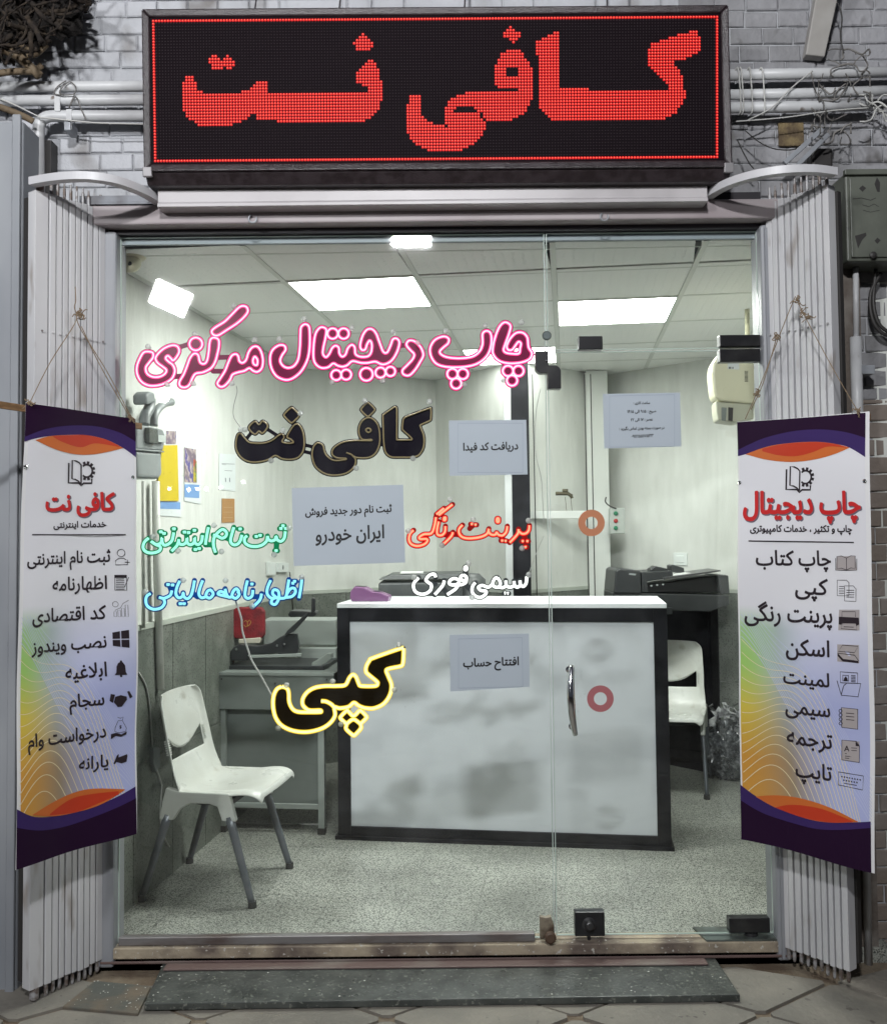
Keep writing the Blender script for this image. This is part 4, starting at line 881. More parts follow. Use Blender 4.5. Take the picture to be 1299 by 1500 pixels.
# ------------------------------------------------------------------ hanging banners
def attrmat(name, rough=.45):
    m, nt, N, L, b = newmat(name); at = N.new("ShaderNodeAttribute"); at.attribute_name = "Col"
    L.new(at.outputs["Color"], b.inputs["Base Color"]); b.inputs["Roughness"].default_value = rough; MATS[name] = m; return m
M_art = attrmat("printed_banner")
M_flex = mat("flex_sheet", (.82, .82, .83), .45)
class Banner:
    def __init__(s, label, quad, Ys, seed):
        s.q = quad; c = [onY(*p, y) for p, y in zip(quad, Ys)]
        s.p0 = c[0]; s.n = (c[1] - c[0]).cross(c[3] - c[0]).normalized()
        if s.n.y > 0: s.n = -s.n
        s.x = (c[1] - c[0]).normalized(); s.W = (c[1] - c[0]).length; s.seed = seed
        s.r = thing("hanging_banner", (c[0] + c[1]) / 2, label, "banner")
    def fn(s, x, y, d=0.):
        p = onP(x, y, s.p0, s.n); u = (p - s.p0).dot(s.x) / s.W; v = (s.p0.z - p.z)
        w = .0075 * math.sin(u * 5 + s.seed + v * 1.3) + .006 * math.sin(v * 4.2 + s.seed * 2 + u * 2) + .0032 * math.sin(v * 11 + u * 4 + s.seed) + .012 * max(0, v - 1.1) * math.sin(u * 6 + s.seed) * 3
        return p + s.n * (d + w)
    def uv(s, u, v):
        a, b_, c, d = s.q
        return ((a[0] * (1 - u) + b_[0] * u) * (1 - v) + (d[0] * (1 - u) + c[0] * u) * v, (a[1] * (1 - u) + b_[1] * u) * (1 - v) + (d[1] * (1 - u) + c[1] * u) * v)
    def sheet(s, art, m0=.018, m1=.018):
        nx, ny = 16, 60; mb = MB()
        g = [s.fn(*s.uv(i / nx, j / ny)) for j in range(ny + 1) for i in range(nx + 1)]
        fs = [(j * (nx + 1) + i, j * (nx + 1) + i + 1, (j + 1) * (nx + 1) + i + 1, (j + 1) * (nx + 1) + i) for j in range(ny) for i in range(nx)]
        mb.add(g, fs); mb.build("sheet", M_flex, s.r, solid=.0008, smooth=False)
        nx, ny = 40, 110; U = lambda i: m0 + (1 - m0 - m1) * i / nx; V = lambda j: .004 + .992 * j / ny
        g = [s.fn(*s.uv(U(i), V(j)), .0011) for j in range(ny + 1) for i in range(nx + 1)]
        fs = [(j * (nx + 1) + i, j * (nx + 1) + i + 1, (j + 1) * (nx + 1) + i + 1, (j + 1) * (nx + 1) + i) for j in range(ny) for i in range(nx)]
        o = MB().add(g, fs).build("printed_artwork", M_art, s.r)
        ca = o.data.color_attributes.new("Col", 'FLOAT_COLOR', 'POINT')
        for j in range(ny + 1):
            for i in range(nx + 1): ca.data[j * (nx + 1) + i].color = (*art(U(i), V(j)), 1)
    def part(s, name, m, build):
        mb = MB(); build(mb); return mb.build(name, m, s.r)
    def band(s, A_, B_, m, d, n=30, name="printed_shape"):
        def rs(P):
            P = [(p.x, p.y) for p in cr(P, False, 6)] if len(P) > 2 else P
            Ls = [0]
            for a, b_ in zip(P[:-1], P[1:]): Ls.append(Ls[-1] + math.dist(a, b_))
            o = []
            for k in range(n + 1):
                t = Ls[-1] * k / n; i = 0
                while i < len(Ls) - 2 and Ls[i + 1] < t: i += 1
                f_ = (t - Ls[i]) / max(1e-9, Ls[i + 1] - Ls[i]); o.append((P[i][0] + (P[i + 1][0] - P[i][0]) * f_, P[i][1] + (P[i + 1][1] - P[i][1]) * f_))
            return o
        a, b_ = rs(A_), rs(B_); K = 6; vs = []
        for i in range(n + 1):
            for k in range(K + 1): t = k / K; vs.append(s.fn(a[i][0] * (1 - t) + b_[i][0] * t, a[i][1] * (1 - t) + b_[i][1] * t, d))
        MB().add(vs, [(i * (K + 1) + k, i * (K + 1) + k + 1, (i + 1) * (K + 1) + k + 1, (i + 1) * (K + 1) + k) for i in range(n) for k in range(K)]).build(name, m, s.r)
    def text(s, mb, t, a, b_, ky=1.0, bold=0., d=.0026, dx=0, dy=0, rtl=True, own=None):
        if own: mb = MB()
        text_px(mb, t, (a[0] + dx, a[1] + dy), (b_[0] + dx, b_[1] + dy), lambda x, y: s.fn(x, y, d), ky=ky, offset=.006, rtl=rtl, bold=bold)
        if own: mb.build(own, M_txt, s.r)
def mix(a, b, t): t = max(0, min(1, t)); return tuple(x * (1 - t) + y * t for x, y in zip(a, b))
def art(u, v, sh=0.):
    white = (.78, .78, .82); blue = (.44, .48, .76); green = (.36, .62, .15); olive = (.68, .54, .07); orange = (.66, .32, .05); tan = (.36, .28, .19)
    v = v - sh * u
    c = white
    w = max(0, min(1, (v - .44) / .05))
    left = mix(mix((.42, .62, .40), green, (v - .44) / .12), mix(olive, orange, (v - .68) / .12), (v - .58) / .10)
    right = mix(white, blue, (v - .40) / .25)
    k = max(0, min(1, (u - .02) / (.55 + .35 * max(0, (v - .6) * 2.2)))); k = k * k * (3 - 2 * k)
    mid = mix((.44, .52, .52), tan, (v - .6) / .2)
    low = mix(left, mid, k * 2) if k < .5 else mix(mid, right, k * 2 - 1)
    return mix(mix(white, right, u * .7), low, w)
M_deep = mat("deep_purple_print", (.020, .006, .026), .5, spec=.12); M_vio = mat("violet_print", (.045, .024, .12), .5, spec=.15); M_or = mat("orange_print", (.62, .15, .03), .4)
M_rd = mat("red_print", (.55, .045, .015), .4); M_txt = mat("dark_print", (.022, .014, .02), .4); M_redt = mat("red_title_print", (.60, .018, .02), .4)
M_sh = mat("shadow_print", (.16, .13, .17), .5); M_wave = mat("pale_line_print", (.82, .72, .46), .4); M_wave2 = mat("pale_blue_line_print", (.56, .60, .80), .4); M_pk = mat("beige_print", (.42, .38, .38), .5)
def waves(s, x):
    for m, ks in ((M_wave, range(0, 15)), (M_wave2, range(15, 27))):
        mb = MB()
        for k in ks:
            t = k / 26; pts = []
            for i in range(41):
                u = .02 + .96 * i / 40
                if k < 15:
                    base = .90 - .38 * (k / 14) ** .85
                    hump = .052 * math.sin((u - .02) * 7.2 - .55 * (k / 3.2) - .3) * (1 - .35 * u)
                    v = base - hump * (1.1 - .3 * t) + u * (.30 + .012 * k) * u * 1.0 - .02
                else:
                    base = .52 - (k - 15) * .012; v = base + u * .40 + .02 * math.sin(u * 8 + k * .25)
                if v > .925 - .03 * (1 - u) or v < .455: 
                    if len(pts) > 2: ribbon(mb, pts, 1.15 - .65 * t, lambda a, b_: s.fn(a, b_, .0016))
                    pts = []; continue
                pts.append(s.uv(u, v))
            if len(pts) > 2: ribbon(mb, pts, 1.15 - .65 * t, lambda a, b_: s.fn(a, b_, .0016))
        mb.build("printed_waves", m, s.r)
def icon(mb, s, f, *strokes, w=.8, d=.0026):
    for st in strokes:
        cl = st[0] == 'c'; pts = f(*[p for p in st if not isinstance(p, str)]); ribbon(mb, pts, w, lambda a, b_: s.fn(a, b_, d), cl)
def fillp(mb, s, f, *pts, d=.0029): q = f(*pts); mb.add([s.fn(x, y, d) for x, y in q], [tuple(range(len(q)))])
def gearbook(s, f, cx, cy, k):
    """open book with a gear: cx, cy top-left in zoom pixels, k scale"""
    g = lambda *a: f(*[(cx + x * k, cy + y * k) for x, y in a]); mb = MB()
    icon(mb, s, g, ('o', (8, 25), (8, 170), (85, 170), (105, 190), (125, 172), (185, 172), (185, 140)), w=2.6)
    icon(mb, s, g, ('o', (105, 180), (105, 40), (90, 22), (65, 10), (35, 5), (35, 140), (60, 145), (85, 158), (103, 178)), w=2.2)
    ring_ = [(148 + 42 * math.cos(a), 82 + 46 * math.sin(a)) for a in [R(x) for x in range(-135, 136, 15)]]
    icon(mb, s, g, ('o', *ring_), w=2.6)
    for a in range(-110, 111, 31):
        c_, s_ = math.cos(R(a)), math.sin(R(a)); icon(mb, s, g, ('o', (148 + 46 * c_, 82 + 50 * s_), (148 + 64 * c_, 82 + 70 * s_)), w=4.0)
    mb.build("book_and_gear_logo", M_txt, s.r)
# ---- left banner
BL = Banner("tall hanging banner headed کافی نت listing internet services, on the left", [(35, 590), (202, 614), (197, 1220), (20, 1273)], (2.98, 3.33, 3.33, 2.96), 1.0)
BL.sheet(lambda u, v: art(u, v), .03, .015); waves(BL, 0)
l1, l2, l3 = Z(0, 570, 4.996), Z(0, 800, 4.996), Z(0, 1030, 4.996)
BL.band(l1((172, 105), (600, 160), (1006, 215)), l1((165, 385), (300, 352), (480, 336), (650, 336), (800, 368), (920, 430), (1005, 500)), M_vio, .0019)
BL.band(l1((172, 105), (600, 160), (1006, 215)), l1((167, 352), (300, 300), (450, 272), (600, 264), (750, 275), (900, 318), (1006, 385)), M_deep, .0022)
BL.band(l1((245, 375), (360, 345), (520, 336), (650, 336), (800, 368), (920, 430)), l1((245, 375), (400, 440), (560, 476), (700, 476), (820, 455), (920, 430)), M_or, .0024)
BL.band(l1((380, 345), (520, 337), (650, 337), (800, 370), (905, 425)), l1((380, 350), (450, 385), (600, 425), (720, 395), (905, 425)), M_rd, .0026)
BL.band(l3((106, 770), (240, 828), (420, 828), (620, 790), (800, 710), (975, 605)), l3((102, 1212), (400, 1130), (700, 1040), (980, 950)), M_vio, .0019)
BL.band(l3((104, 905), (300, 930), (520, 900), (750, 810), (977, 690)), l3((102, 1212), (400, 1130), (700, 1040), (980, 950)), M_deep, .0022)
BL.band(l3((230, 812), (400, 722), (560, 655), (700, 626), (900, 626)), l3((230, 815), (420, 828), (620, 790), (760, 732), (900, 632)), M_or, .0024)
BL.band(l3((370, 810), (520, 710), (650, 672), (860, 640)), l3((370, 822), (500, 812), (620, 785), (860, 665)), M_rd, .0026)
gearbook(BL, l1, 505, 515, 1.0)
mb = MB(); BL.text(mb, "کافی نت", l1((345, 890))[0], l1((855, 890))[0], 1.25, 1.5, .0019, .7, .9); mb.build("title_shadow", M_sh, BL.r)
mb = MB(); BL.text(mb, "کافی نت", l1((340, 888))[0], l1((850, 886))[0], 1.25, 1.0); mb.build("title_text", M_redt, BL.r)
mb = MB()
for t, a, b_, ky in (("خدمات اینترنتی", l1((398, 1015))[0], l1((790, 1008))[0], 1.0), ("ثبت نام اینترنتی", l2((198, 138))[0], l2((820, 112))[0], 1.25), ("اظهارنامه", l2((392, 328))[0], l2((795, 312))[0], 1.2),
                     ("کد اقتصادی", l2((240, 562))[0], l2((785, 530))[0], 1.2), ("نصب ویندوز", l2((237, 785))[0], l2((780, 738))[0], 1.2), ("ابلاغیه", l2((490, 978))[0], l2((775, 948))[0], 1.2),
                     ("سجام", l2((512, 1182))[0], l2((755, 1158))[0], 1.15), ("درخواست وام", l3((200, 325))[0], l3((770, 245))[0], 1.25), ("یارانه", l3((585, 492))[0], l3((790, 462))[0], 1.15)):
    BL.text(None, t, a, b_, ky, .32, own='service_text')
icon(mb, BL, l1, ('o', (235, 1065), (500, 1066), (928, 1065)), w=1.8); mb.build("heading_rule", M_txt, BL.r)
mb = MB()
icon(mb, BL, l2, ('c', *circ(895, 50, 27, 14)), ('o', (935, 135), (855, 137), (858, 105), (880, 88), (912, 88), (930, 100)), ('o', (920, 118), (955, 118)), ('o', (938, 100), (938, 138)), w=.9); mb.build("service_icon", M_txt, BL.r); mb = MB()
icon(mb, BL, l2, ('c', (850, 212), (930, 212), (930, 322), (850, 322)), *[('o', (858, y), (915, y)) for y in range(240, 320, 13)], ('o', (945, 228), (915, 300)), w=.9); fillp(mb, BL, l2, (850, 212), (928, 212), (928, 232), (850, 232)); mb.build("service_icon", M_txt, BL.r); mb = MB()
icon(mb, BL, l2, *[('c', (x, 515), (x + 18, 515), (x + 18, y), (x, y)) for x, y in ((838, 480), (865, 470), (890, 455), (915, 430))], ('o', (845, 470), (885, 450), (900, 420), (940, 395)), ('c', *circ(850, 425, 20, 12)), w=.5); mb.build("service_icon", M_txt, BL.r); mb = MB()
for q in (((822, 632), (872, 622), (872, 676), (822, 678)), ((880, 620), (933, 612), (933, 674), (880, 676)), ((822, 686), (872, 685), (872, 735), (822, 728)), ((880, 684), (933, 683), (933, 742), (880, 736))): fillp(mb, BL, l2, *q)
mb.build("service_icon", M_txt, BL.r); mb = MB()
fillp(mb, BL, l2, (868, 845), (885, 848), (900, 870), (905, 920), (916, 938), (828, 942), (840, 925), (842, 880), (852, 855)); fillp(mb, BL, l2, *circ(872, 948, 9, 8)); fillp(mb, BL, l2, *circ(873, 842, 8, 8)); mb.build("service_icon", M_txt, BL.r); mb = MB()
fillp(mb, BL, l2, (800, 1080), (830, 1085), (815, 1145), (792, 1130)); fillp(mb, BL, l2, (915, 1062), (930, 1056), (955, 1100), (935, 1112)); fillp(mb, BL, l2, (832, 1100), (870, 1088), (912, 1098), (915, 1120), (880, 1170), (850, 1175), (822, 1140)); mb.build("service_icon", M_txt, BL.r); mb = MB()
icon(mb, BL, l3, ('c', (855, 125), (885, 125), (915, 180), (910, 205), (860, 215), (832, 205), (835, 175)), ('o', (850, 100), (870, 108), (890, 98), (885, 122)), w=.6); fillp(mb, BL, l3, (805, 225), (840, 215), (880, 225), (918, 205), (915, 225), (875, 243), (840, 238), (805, 262)); mb.build("service_icon", M_txt, BL.r); mb = MB()
fillp(mb, BL, l3, (850, 380), (862, 370), (860, 395), (920, 370), (922, 385), (915, 425), (880, 438), (845, 428), (835, 445), (826, 440)); mb.build("service_icon", M_txt, BL.r); mb = MB()
text_px(mb, "$", l3((864, 182))[0], l3((880, 182))[0], lambda x, y: BL.fn(x, y, .0026), rtl=False); mb.build("service_icon", M_txt, BL.r); mb = MB()
pass
# ---- right banner
BR = Banner("tall hanging banner headed چاپ دیجیتال listing printing services, on the right", [(1080, 618), (1275, 603), (1283, 1278), (1084, 1228)], (3.33, 3.03, 3.01, 3.33), 2.4)
BR.sheet(lambda u, v: art(u, v), .012, .035); waves(BR, 1)
r1, r2, r3 = Z(1060, 590, 5.435), Z(1060, 800, 5.435), Z(1060, 1020, 5.435)
BR.band(r1((110, 155), (600, 118), (1138, 82)), r1((112, 425), (172, 408), (350, 345), (550, 316), (750, 311), (900, 330), (1010, 358), (1140, 435)), M_vio, .0019)
BR.band(r1((110, 155), (600, 118), (1138, 82)), r1((112, 375), (300, 285), (480, 235), (640, 213), (800, 212), (980, 236), (1140, 282)), M_deep, .0022)
BR.band(r1((172, 408), (350, 345), (550, 316), (750, 311), (900, 330), (1010, 358)), r1((172, 410), (350, 455), (550, 470), (750, 446), (900, 405), (1010, 360)), M_or, .0024)
BR.band(r1((300, 365), (420, 335), (550, 318), (750, 313), (900, 332), (990, 356)), r1((300, 385), (420, 415), (560, 425), (700, 395), (830, 350), (990, 360)), M_rd, .0026)
BR.band(r3((126, 705), (240, 800), (400, 898), (640, 975), (850, 1000), (1180, 990)), r3((134, 1140), (500, 1230), (850, 1310), (1188, 1395)), M_vio, .0019)
BR.band(r3((128, 830), (300, 940), (550, 1020), (800, 1058), (1182, 1040)), r3((134, 1140), (500, 1230), (850, 1310), (1188, 1395)), M_deep, .0022)
BR.band(r3((245, 803), (400, 796), (600, 817), (850, 882), (1080, 988)), r3((245, 808), (400, 898), (640, 975), (850, 1000), (1080, 992)), M_or, .0024)
BR.band(r3((395, 893), (500, 872), (640, 875), (820, 905), (1040, 985)), r3((395, 896), (500, 935), (640, 974), (850, 998), (1040, 992)), M_rd, .0026)
gearbook(BR, r1, 485, 500, 1.12)
mb = MB(); BR.text(mb, "چاپ دیجیتال", r1((164, 884))[0], r1((1102, 884))[0], 1.35, 1.6, .0019, .7, .9); mb.build("title_shadow", M_sh, BR.r)
mb = MB(); BR.text(mb, "چاپ دیجیتال", r1((160, 880))[0], r1((1098, 880))[0], 1.35, 1.1); mb.build("title_text", M_redt, BR.r)
mb = MB()
for t, a, b_, ky in (("چاپ و تکثیر ، خدمات کامپیوتری", r1((215, 1025))[0], r1((1030, 1028))[0], 1.15), ("چاپ کتاب", r2((262, 150))[0], r2((858, 155))[0], 1.15), ("کپی", r2((568, 382))[0], r2((832, 386))[0], 1.0),
                     ("پرینت رنگی", r2((170, 590))[0], r2((870, 612))[0], 1.2), ("اسکن", r2((495, 862))[0], r2((848, 880))[0], 1.1), ("لمینت", r2((475, 1088))[0], r2((845, 1122))[0], 1.05),
                     ("سیمی", r3((490, 132))[0], r3((848, 165))[0], 1.1), ("ترجمه", r3((497, 375))[0], r3((862, 420))[0], 1.1), ("تایپ", r3((562, 640))[0], r3((860, 672))[0], 1.1)):
    BR.text(None, t, a, b_, ky, .42, own='service_text')
icon(mb, BR, r1, ('o', (203, 1100), (600, 1106), (1045, 1112)), w=1.8); mb.build("heading_rule", M_txt, BR.r)
pk = MB()
for q in (((905, 80), (1055, 80), (1068, 190), (900, 190)), ((925, 505), (1090, 505), (1090, 668), (920, 668)), ((912, 780), (1085, 785), (1085, 930), (912, 915))): pk = MB(); fillp(pk, BR, r2, *q, d=.0021); pk.build('icon_background', M_pk, BR.r)
for q in (((940, 88), (1068, 102), (1066, 262), (940, 246)), ((940, 348), (1080, 360), (1080, 526), (940, 505))): pk = MB(); fillp(pk, BR, r3, *q, d=.0021); pk.build('icon_background', M_pk, BR.r)
mb = MB()
icon(mb, BR, r2, ('o', (985, 95), (945, 78), (908, 82), (908, 180), (945, 175), (985, 190), (1020, 172), (1055, 178), (1055, 78), (1020, 76), (985, 95), (985, 190)), ('o', (897, 95), (897, 190), (985, 193), (1068, 190), (1068, 100)), w=.9); mb.build("service_icon", M_txt, BR.r); mb = MB()
icon(mb, BR, r2, ('c', (910, 270), (985, 270), (1005, 290), (1005, 395), (910, 393)), ('c', (970, 315), (1040, 315), (1062, 340), (1062, 438), (970, 435)), *[('o', (985, y), (1048, y)) for y in range(350, 420, 18)], *[('o', (925, y), (965, y)) for y in range(320, 380, 18)], w=.9); mb.build("service_icon", M_txt, BR.r); mb = MB()
fillp(mb, BR, r2, (925, 560), (1085, 568), (1088, 620), (1065, 635), (1060, 610), (955, 608), (945, 625), (925, 620)); icon(mb, BR, r2, ('o', (950, 560), (950, 520), (1058, 520), (1058, 562)), ('c', (955, 610), (1062, 612), (1070, 665), (942, 655)), ('o', (965, 640), (1045, 643)), w=.9); mb.build("service_icon", M_txt, BR.r); mb = MB()
icon(mb, BR, r2, ('c', (955, 785), (1078, 795), (1050, 845), (922, 835)), w=.9); fillp(mb, BR, r2, (915, 850), (960, 895), (1080, 912), (1080, 930), (955, 915), (915, 870)); icon(mb, BR, r2, ('o', (915, 850), (1050, 865), (1082, 912)), w=.9); mb.build("service_icon", M_txt, BR.r); mb = MB()
icon(mb, BR, r2, ('c', (935, 998), (1072, 1008), (1070, 1090), (935, 1085)), ('o', (908, 1068), (940, 1185), (1072, 1198), (1095, 1092), (985, 1088), (960, 1110), (940, 1180)), *[('o', (1020, y), (1055, y + 2)) for y in range(1028, 1080, 12)], w=1.0); icon(mb, BR, r2, ('c', (955, 1025), (1000, 1028), (998, 1072), (955, 1070)), w=1.1); fillp(mb, BR, r2, (962, 1068), (965, 1050), (978, 1034), (992, 1052), (992, 1070)); mb.build("service_icon", M_txt, BR.r); mb = MB()
icon(mb, BR, r3, ('c', (940, 88), (1068, 102), (1066, 262), (940, 246)), *[('o', (975, y), (1040, y + 6)) for y in (132, 158, 184)], *[('c', *circ(932, y, 13, 8)) for y in (115, 148, 182, 215)], w=1.0); mb.build("service_icon", M_txt, BR.r); mb = MB()
icon(mb, BR, r3, ('c', (940, 348), (1055, 358), (1080, 395), (1080, 526), (940, 505)), *[('o', (1015, y), (1060, y + 3)) for y in (410, 430)], *[('o', (965, y), (1060, y + 8)) for y in (455, 475)], ('o', (965, 490), (1000, 494)), w=1.0); fillp(mb, BR, r3, (1050, 358), (1080, 398), (1050, 395)); mb.build("service_icon", M_txt, BR.r); mb = MB()
text_px(mb, "A", r3((957, 435))[0], r3((1003, 440))[0], lambda x, y: BR.fn(x, y, .0026), rtl=False, offset=.02); mb.build("service_icon", M_txt, BR.r); mb = MB()
icon(mb, BR, r3, ('c', (915, 600), (1115, 632), (1113, 742), (915, 702)), ('o', (960, 688), (1065, 706)), w=1.0); mb.build("service_icon", M_txt, BR.r); mb = MB()
for j, (y, n_k, x0) in enumerate(((630, 8, 938), (658, 6, 955))):
    for k in range(n_k): fillp(mb, BR, r3, *[(x0 + k * 21 + dx, y + k * 3.6 + dy) for dx, dy in ((0, 0), (11, 2), (11, 13), (0, 11))])
mb.build("keyboard_keys", M_txt, BR.r)
# banner rods, strings, eyelets
M_wood = mat("wood_rod", (.26, .15, .07), .6, c2=(.16, .09, .04), scale=30, stretch=(.2, 1, 3))
def rod(p, q, lab):
    d = (q - p).normalized(); u = Vector((0, 0, 1)); w = d.cross(u)
    tag(MB().hexa([p - u * .011 + w * .004, q - u * .011 + w * .004, q + u * .011 + w * .004, p + u * .011 + w * .004], -w * .008).build("wooden_rod", M_wood, bevel=.001), lab, "rod")
a_ = BL.fn(35, 597, 0); b_ = BL.fn(202, 621, 0); d_ = (b_ - a_).normalized()
rod(a_ - d_ * .30 - BL.n * .030, b_ + d_ * .050 - BL.n * .030, "flat wooden rod holding the top of the left banner, its ends sticking out")
a_ = BR.fn(1082, 625, 0); b_ = BR.fn(1274, 610, 0); d_ = (b_ - a_).normalized()
rod(a_ + d_ * .004 - BR.n * .030, b_ - d_ * .004 - BR.n * .030, "flat wooden rod hidden behind the top edge of the right banner")
M_str = mat("twine", (.22, .16, .10), .8)
def twine(name, lab, segs, r, S, knot):
    mb = MB()
    for sg in segs:
        q = [S(*p) for p in sg]; mb.tube(cr(q, False, 5), r, 6)
    rnd = random.Random(5)
    for kx, ky in knot:
        for k in range(9):
            p = S(kx, ky); pts = [p]
            for _ in range(4): pts.append(pts[-1] + Vector((rnd.uniform(-1, 1), rnd.uniform(-.4, .4), rnd.uniform(-1, .9))) * .009)
            mb.tube(cr(pts, False, 3), r * 1.1, 5)
    return tag(mb.build(name, M_str, smooth=True), lab, "string")
SL = lambda x, y: BL.fn(x, y, .004 - .0) if y > 580 else onP(x, y, BL.p0 - BL.n * .03, BL.n)
twine("string", "brown twine triangle with a frayed knot from which the left banner hangs", [[(113, 457), (110, 475), (75, 530), (40, 590)], [(113, 457), (118, 480), (158, 545), (196, 613)], [(120, 478), (150, 540), (194, 612)], [(111, 420), (112, 440), (110, 450), (114, 462)]], .0016, SL, [(116, 459), (121, 461), (38, 590), (194, 612)])
SR = lambda x, y: BR.fn(x, y, .004) if y > 600 else onP(x, y, BR.p0 - BR.n * .03, BR.n)
twine("string", "brown twine triangle with a frayed knot from which the right banner hangs", [[(1165, 434), (1150, 470), (1115, 560), (1092, 614)], [(1166, 436), (1178, 462), (1220, 540), (1258, 603)], [(1138, 492), (1118, 560), (1100, 600)]], .0016, SR, [(1168, 440), (1176, 458), (1184, 463), (1137, 492), (1110, 575), (1258, 602)])
for S_, px, py, rt in ((BL, 35.5, 684, BL.r), (BL, 196, 699, BL.r), (BR, 1083, 707, BR.r), (BR, 1269, 705, BR.r)):
    MB().lathe(S_.fn(px, py, .002), S_.n, [(.0065, 0), (.0065, .0012), (.0045, .002), (.003, .0012), (.003, 0)], 14).build("eyelet", MATS["chrome"], rt)

# ------------------------------------------------------------------ pipes, meter box and clutter on the facade
M_pipe = mat("pipe_paint", (.58, .59, .60), .4, c2=(.42, .42, .43), scale=6, lo=.45, hi=.7, bump=.1, bscale=40, c3=(.2, .17, .15), scale3=14, lo3=.7, hi3=.76)
PY = 3.425
def pipe(lab, pts, r, m=M_pipe, y=PY, grp=None, n=14, coll=()):
    q = [onY(p[0], p[1], p[2] if len(p) > 2 else y) for p in pts]
    o = MB().tube(q if len(q) < 3 else q, r, n).build("pipe", m, smooth=True)
    return tag(o, lab, "pipe", grp)
def bend(pts, k=6, rad=22):
    """round the corners of a pixel polyline"""
    out = [pts[0]]
    for a, b_, c_ in zip(pts[:-2], pts[1:-1], pts[2:]):
        A_, B_, C_ = Vector(a), Vector(b_), Vector(c_); p = B_ + (A_ - B_).normalized() * rad; q = B_ + (C_ - B_).normalized() * rad
        for i in range(k + 1): t = i / k; v = p * (1 - t) ** 2 + B_ * 2 * t * (1 - t) + q * t * t; out.append(tuple(v))
    return out + [pts[-1]]
pipe("upper white gas pipe left of the signboard, its far end lost in the roots", [(-60, 128), (100, 127), (260, 126)], .0195)
pipe("middle white gas pipe left of the signboard", [(-60, 148), (100, 147), (260, 146)], .0195)
pipe("lower white pipe left of the signboard bending straight down to the curved rail", bend([(260, 170), (57, 170), (59, 300)]), .0205)
pipe("upper white pipe right of the signboard under the tangled wires", [(1062, 110), (1180, 108), (1360, 104)], .0195)
pipe("middle white pipe right of the signboard", [(1062, 139), (1180, 137), (1360, 131)], .0185)
pipe("lower white pipe right of the signboard ending at a dark joint", [(1062, 158), (1180, 156), (1268, 154)], .0195)
r = thing("pipe_clamp", onY(100, 180, PY), "white metal clamp holding the left pipes to the wall", "clamp")
for (x, y0, y1) in ((81, 122, 163), (98, 160, 190)):
    a_ = onY(x, y0, PY - .02); b_ = onY(x + 8, y1, PY - .02); MB().box((a_.x, PY - .022, b_.z), (b_.x, PY - .016, a_.z)).build("strap", M_pipe, r, bevel=.001)
a_ = onY(99, 182, PY); MB().box((a_.x, PY - .03, a_.z - .035), (a_.x + .024, PY + .04, a_.z)).build("foot", M_steel, r, bevel=.003)
tag(MB().tube([onY(-60, 120, 3.40), onY(26, 155, 3.40), onY(60, 172, 3.39), onY(140, 180, 3.39), onY(215, 182, 3.40)], .003, 6).build("cable", M_cord, smooth=True), "thin pale cable stretched below the left pipes", "cable")
# pale metal column at the far left with a black strip painted for the shaded slot
M_col = mat("grey_column", (.34, .355, .375), .55, c2=(.20, .215, .24), scale=2.2, lo=.38, hi=.7, stretch=(1, 1, .5), bump=.06)
a_ = onY(34, 400, 3.28); z0 = onY(20, 178, 3.28).z
tag(MB().box((a_.x - .5, 3.28, -.10), (a_.x, 3.46, z0)).box((a_.x - .035, 3.262, -.10), (a_.x - .004, 3.279, z0 + .02)).build("metal_column", M_col, bevel=.006), "smooth blue grey metal column cut by the left edge of the picture", "column")
o = MB().box((a_.x + .001, 3.44, .9), (a_.x + .03, 3.499, z0)).build("gap_shade_strip", M_dark); tag(o, "black strip painted for the shaded gap between the metal column and the left grille", "gap strip")  # solid black strip stands in for the gap's shade
# meter box right
M_box = mat("meter_box_paint", (.12, .13, .108), .5, c2=(.075, .082, .068), scale=5, lo=.4, hi=.65, bump=.12, bscale=30, c3=(.05, .05, .045), scale3=12, lo3=.66, hi3=.72)
r = thing("meter_box", onY(1275, 380, 3.36), "greenish grey metal meter box with black diamond marks on the upper right wall", "meter box")
a_, b_ = onY(1241, 383, 3.34), onY(1335, 252, 3.34)
MB().box((a_.x, 3.34, a_.z), (b_.x, 3.49, b_.z)).build("case", M_box, r, bevel=.006)
MB().box((a_.x + .012, 3.331, a_.z + .012), (b_.x - .012, 3.34, b_.z - .02)).build("door", M_box, r, bevel=.003)
MB().box((a_.x - .006, 3.325, b_.z - .012), (b_.x, 3.345, b_.z + .008)).build("lid_edge", M_box, r, bevel=.003)
bq = Z(1040, 0, 4.413); mb = MB(); fb = lambda x, y: onY(x, y, 3.3302)
for q in (bq((962, 1218), (985, 1198), (1008, 1216), (985, 1240)), bq((1062, 1190), (1078, 1145), (1098, 1180), (1096, 1240), (1080, 1240))): mb.add([fb(*p) for p in q], [tuple(range(len(q)))])
bq = Z(1000, 220, 3.749)
for q in (bq((945, 470), (975, 462), (1005, 452), (1008, 468), (985, 492), (962, 540), (952, 500)), bq((1052, 497), (1068, 480), (1086, 495), (1068, 514))): mb.add([fb(*p) for p in q], [tuple(range(len(q)))])
ribbon(mb, bq((930, 268), (980, 262), (1030, 275), (1060, 262)), .9, fb); ribbon(mb, bq((985, 300), (1020, 310), (1050, 295), (1075, 310)), .8, fb); ribbon(mb, bq((990, 330), (1030, 340), (1080, 330)), .7, fb)
mb.build("painted_marks", M_dark, r)
MB().lathe(onY(1278, 374, 3.33), (0, -1, 0), [(.012, 0), (.012, .006), (.005, .01), (0, .01)], 16).build("lock", M_dark, r)
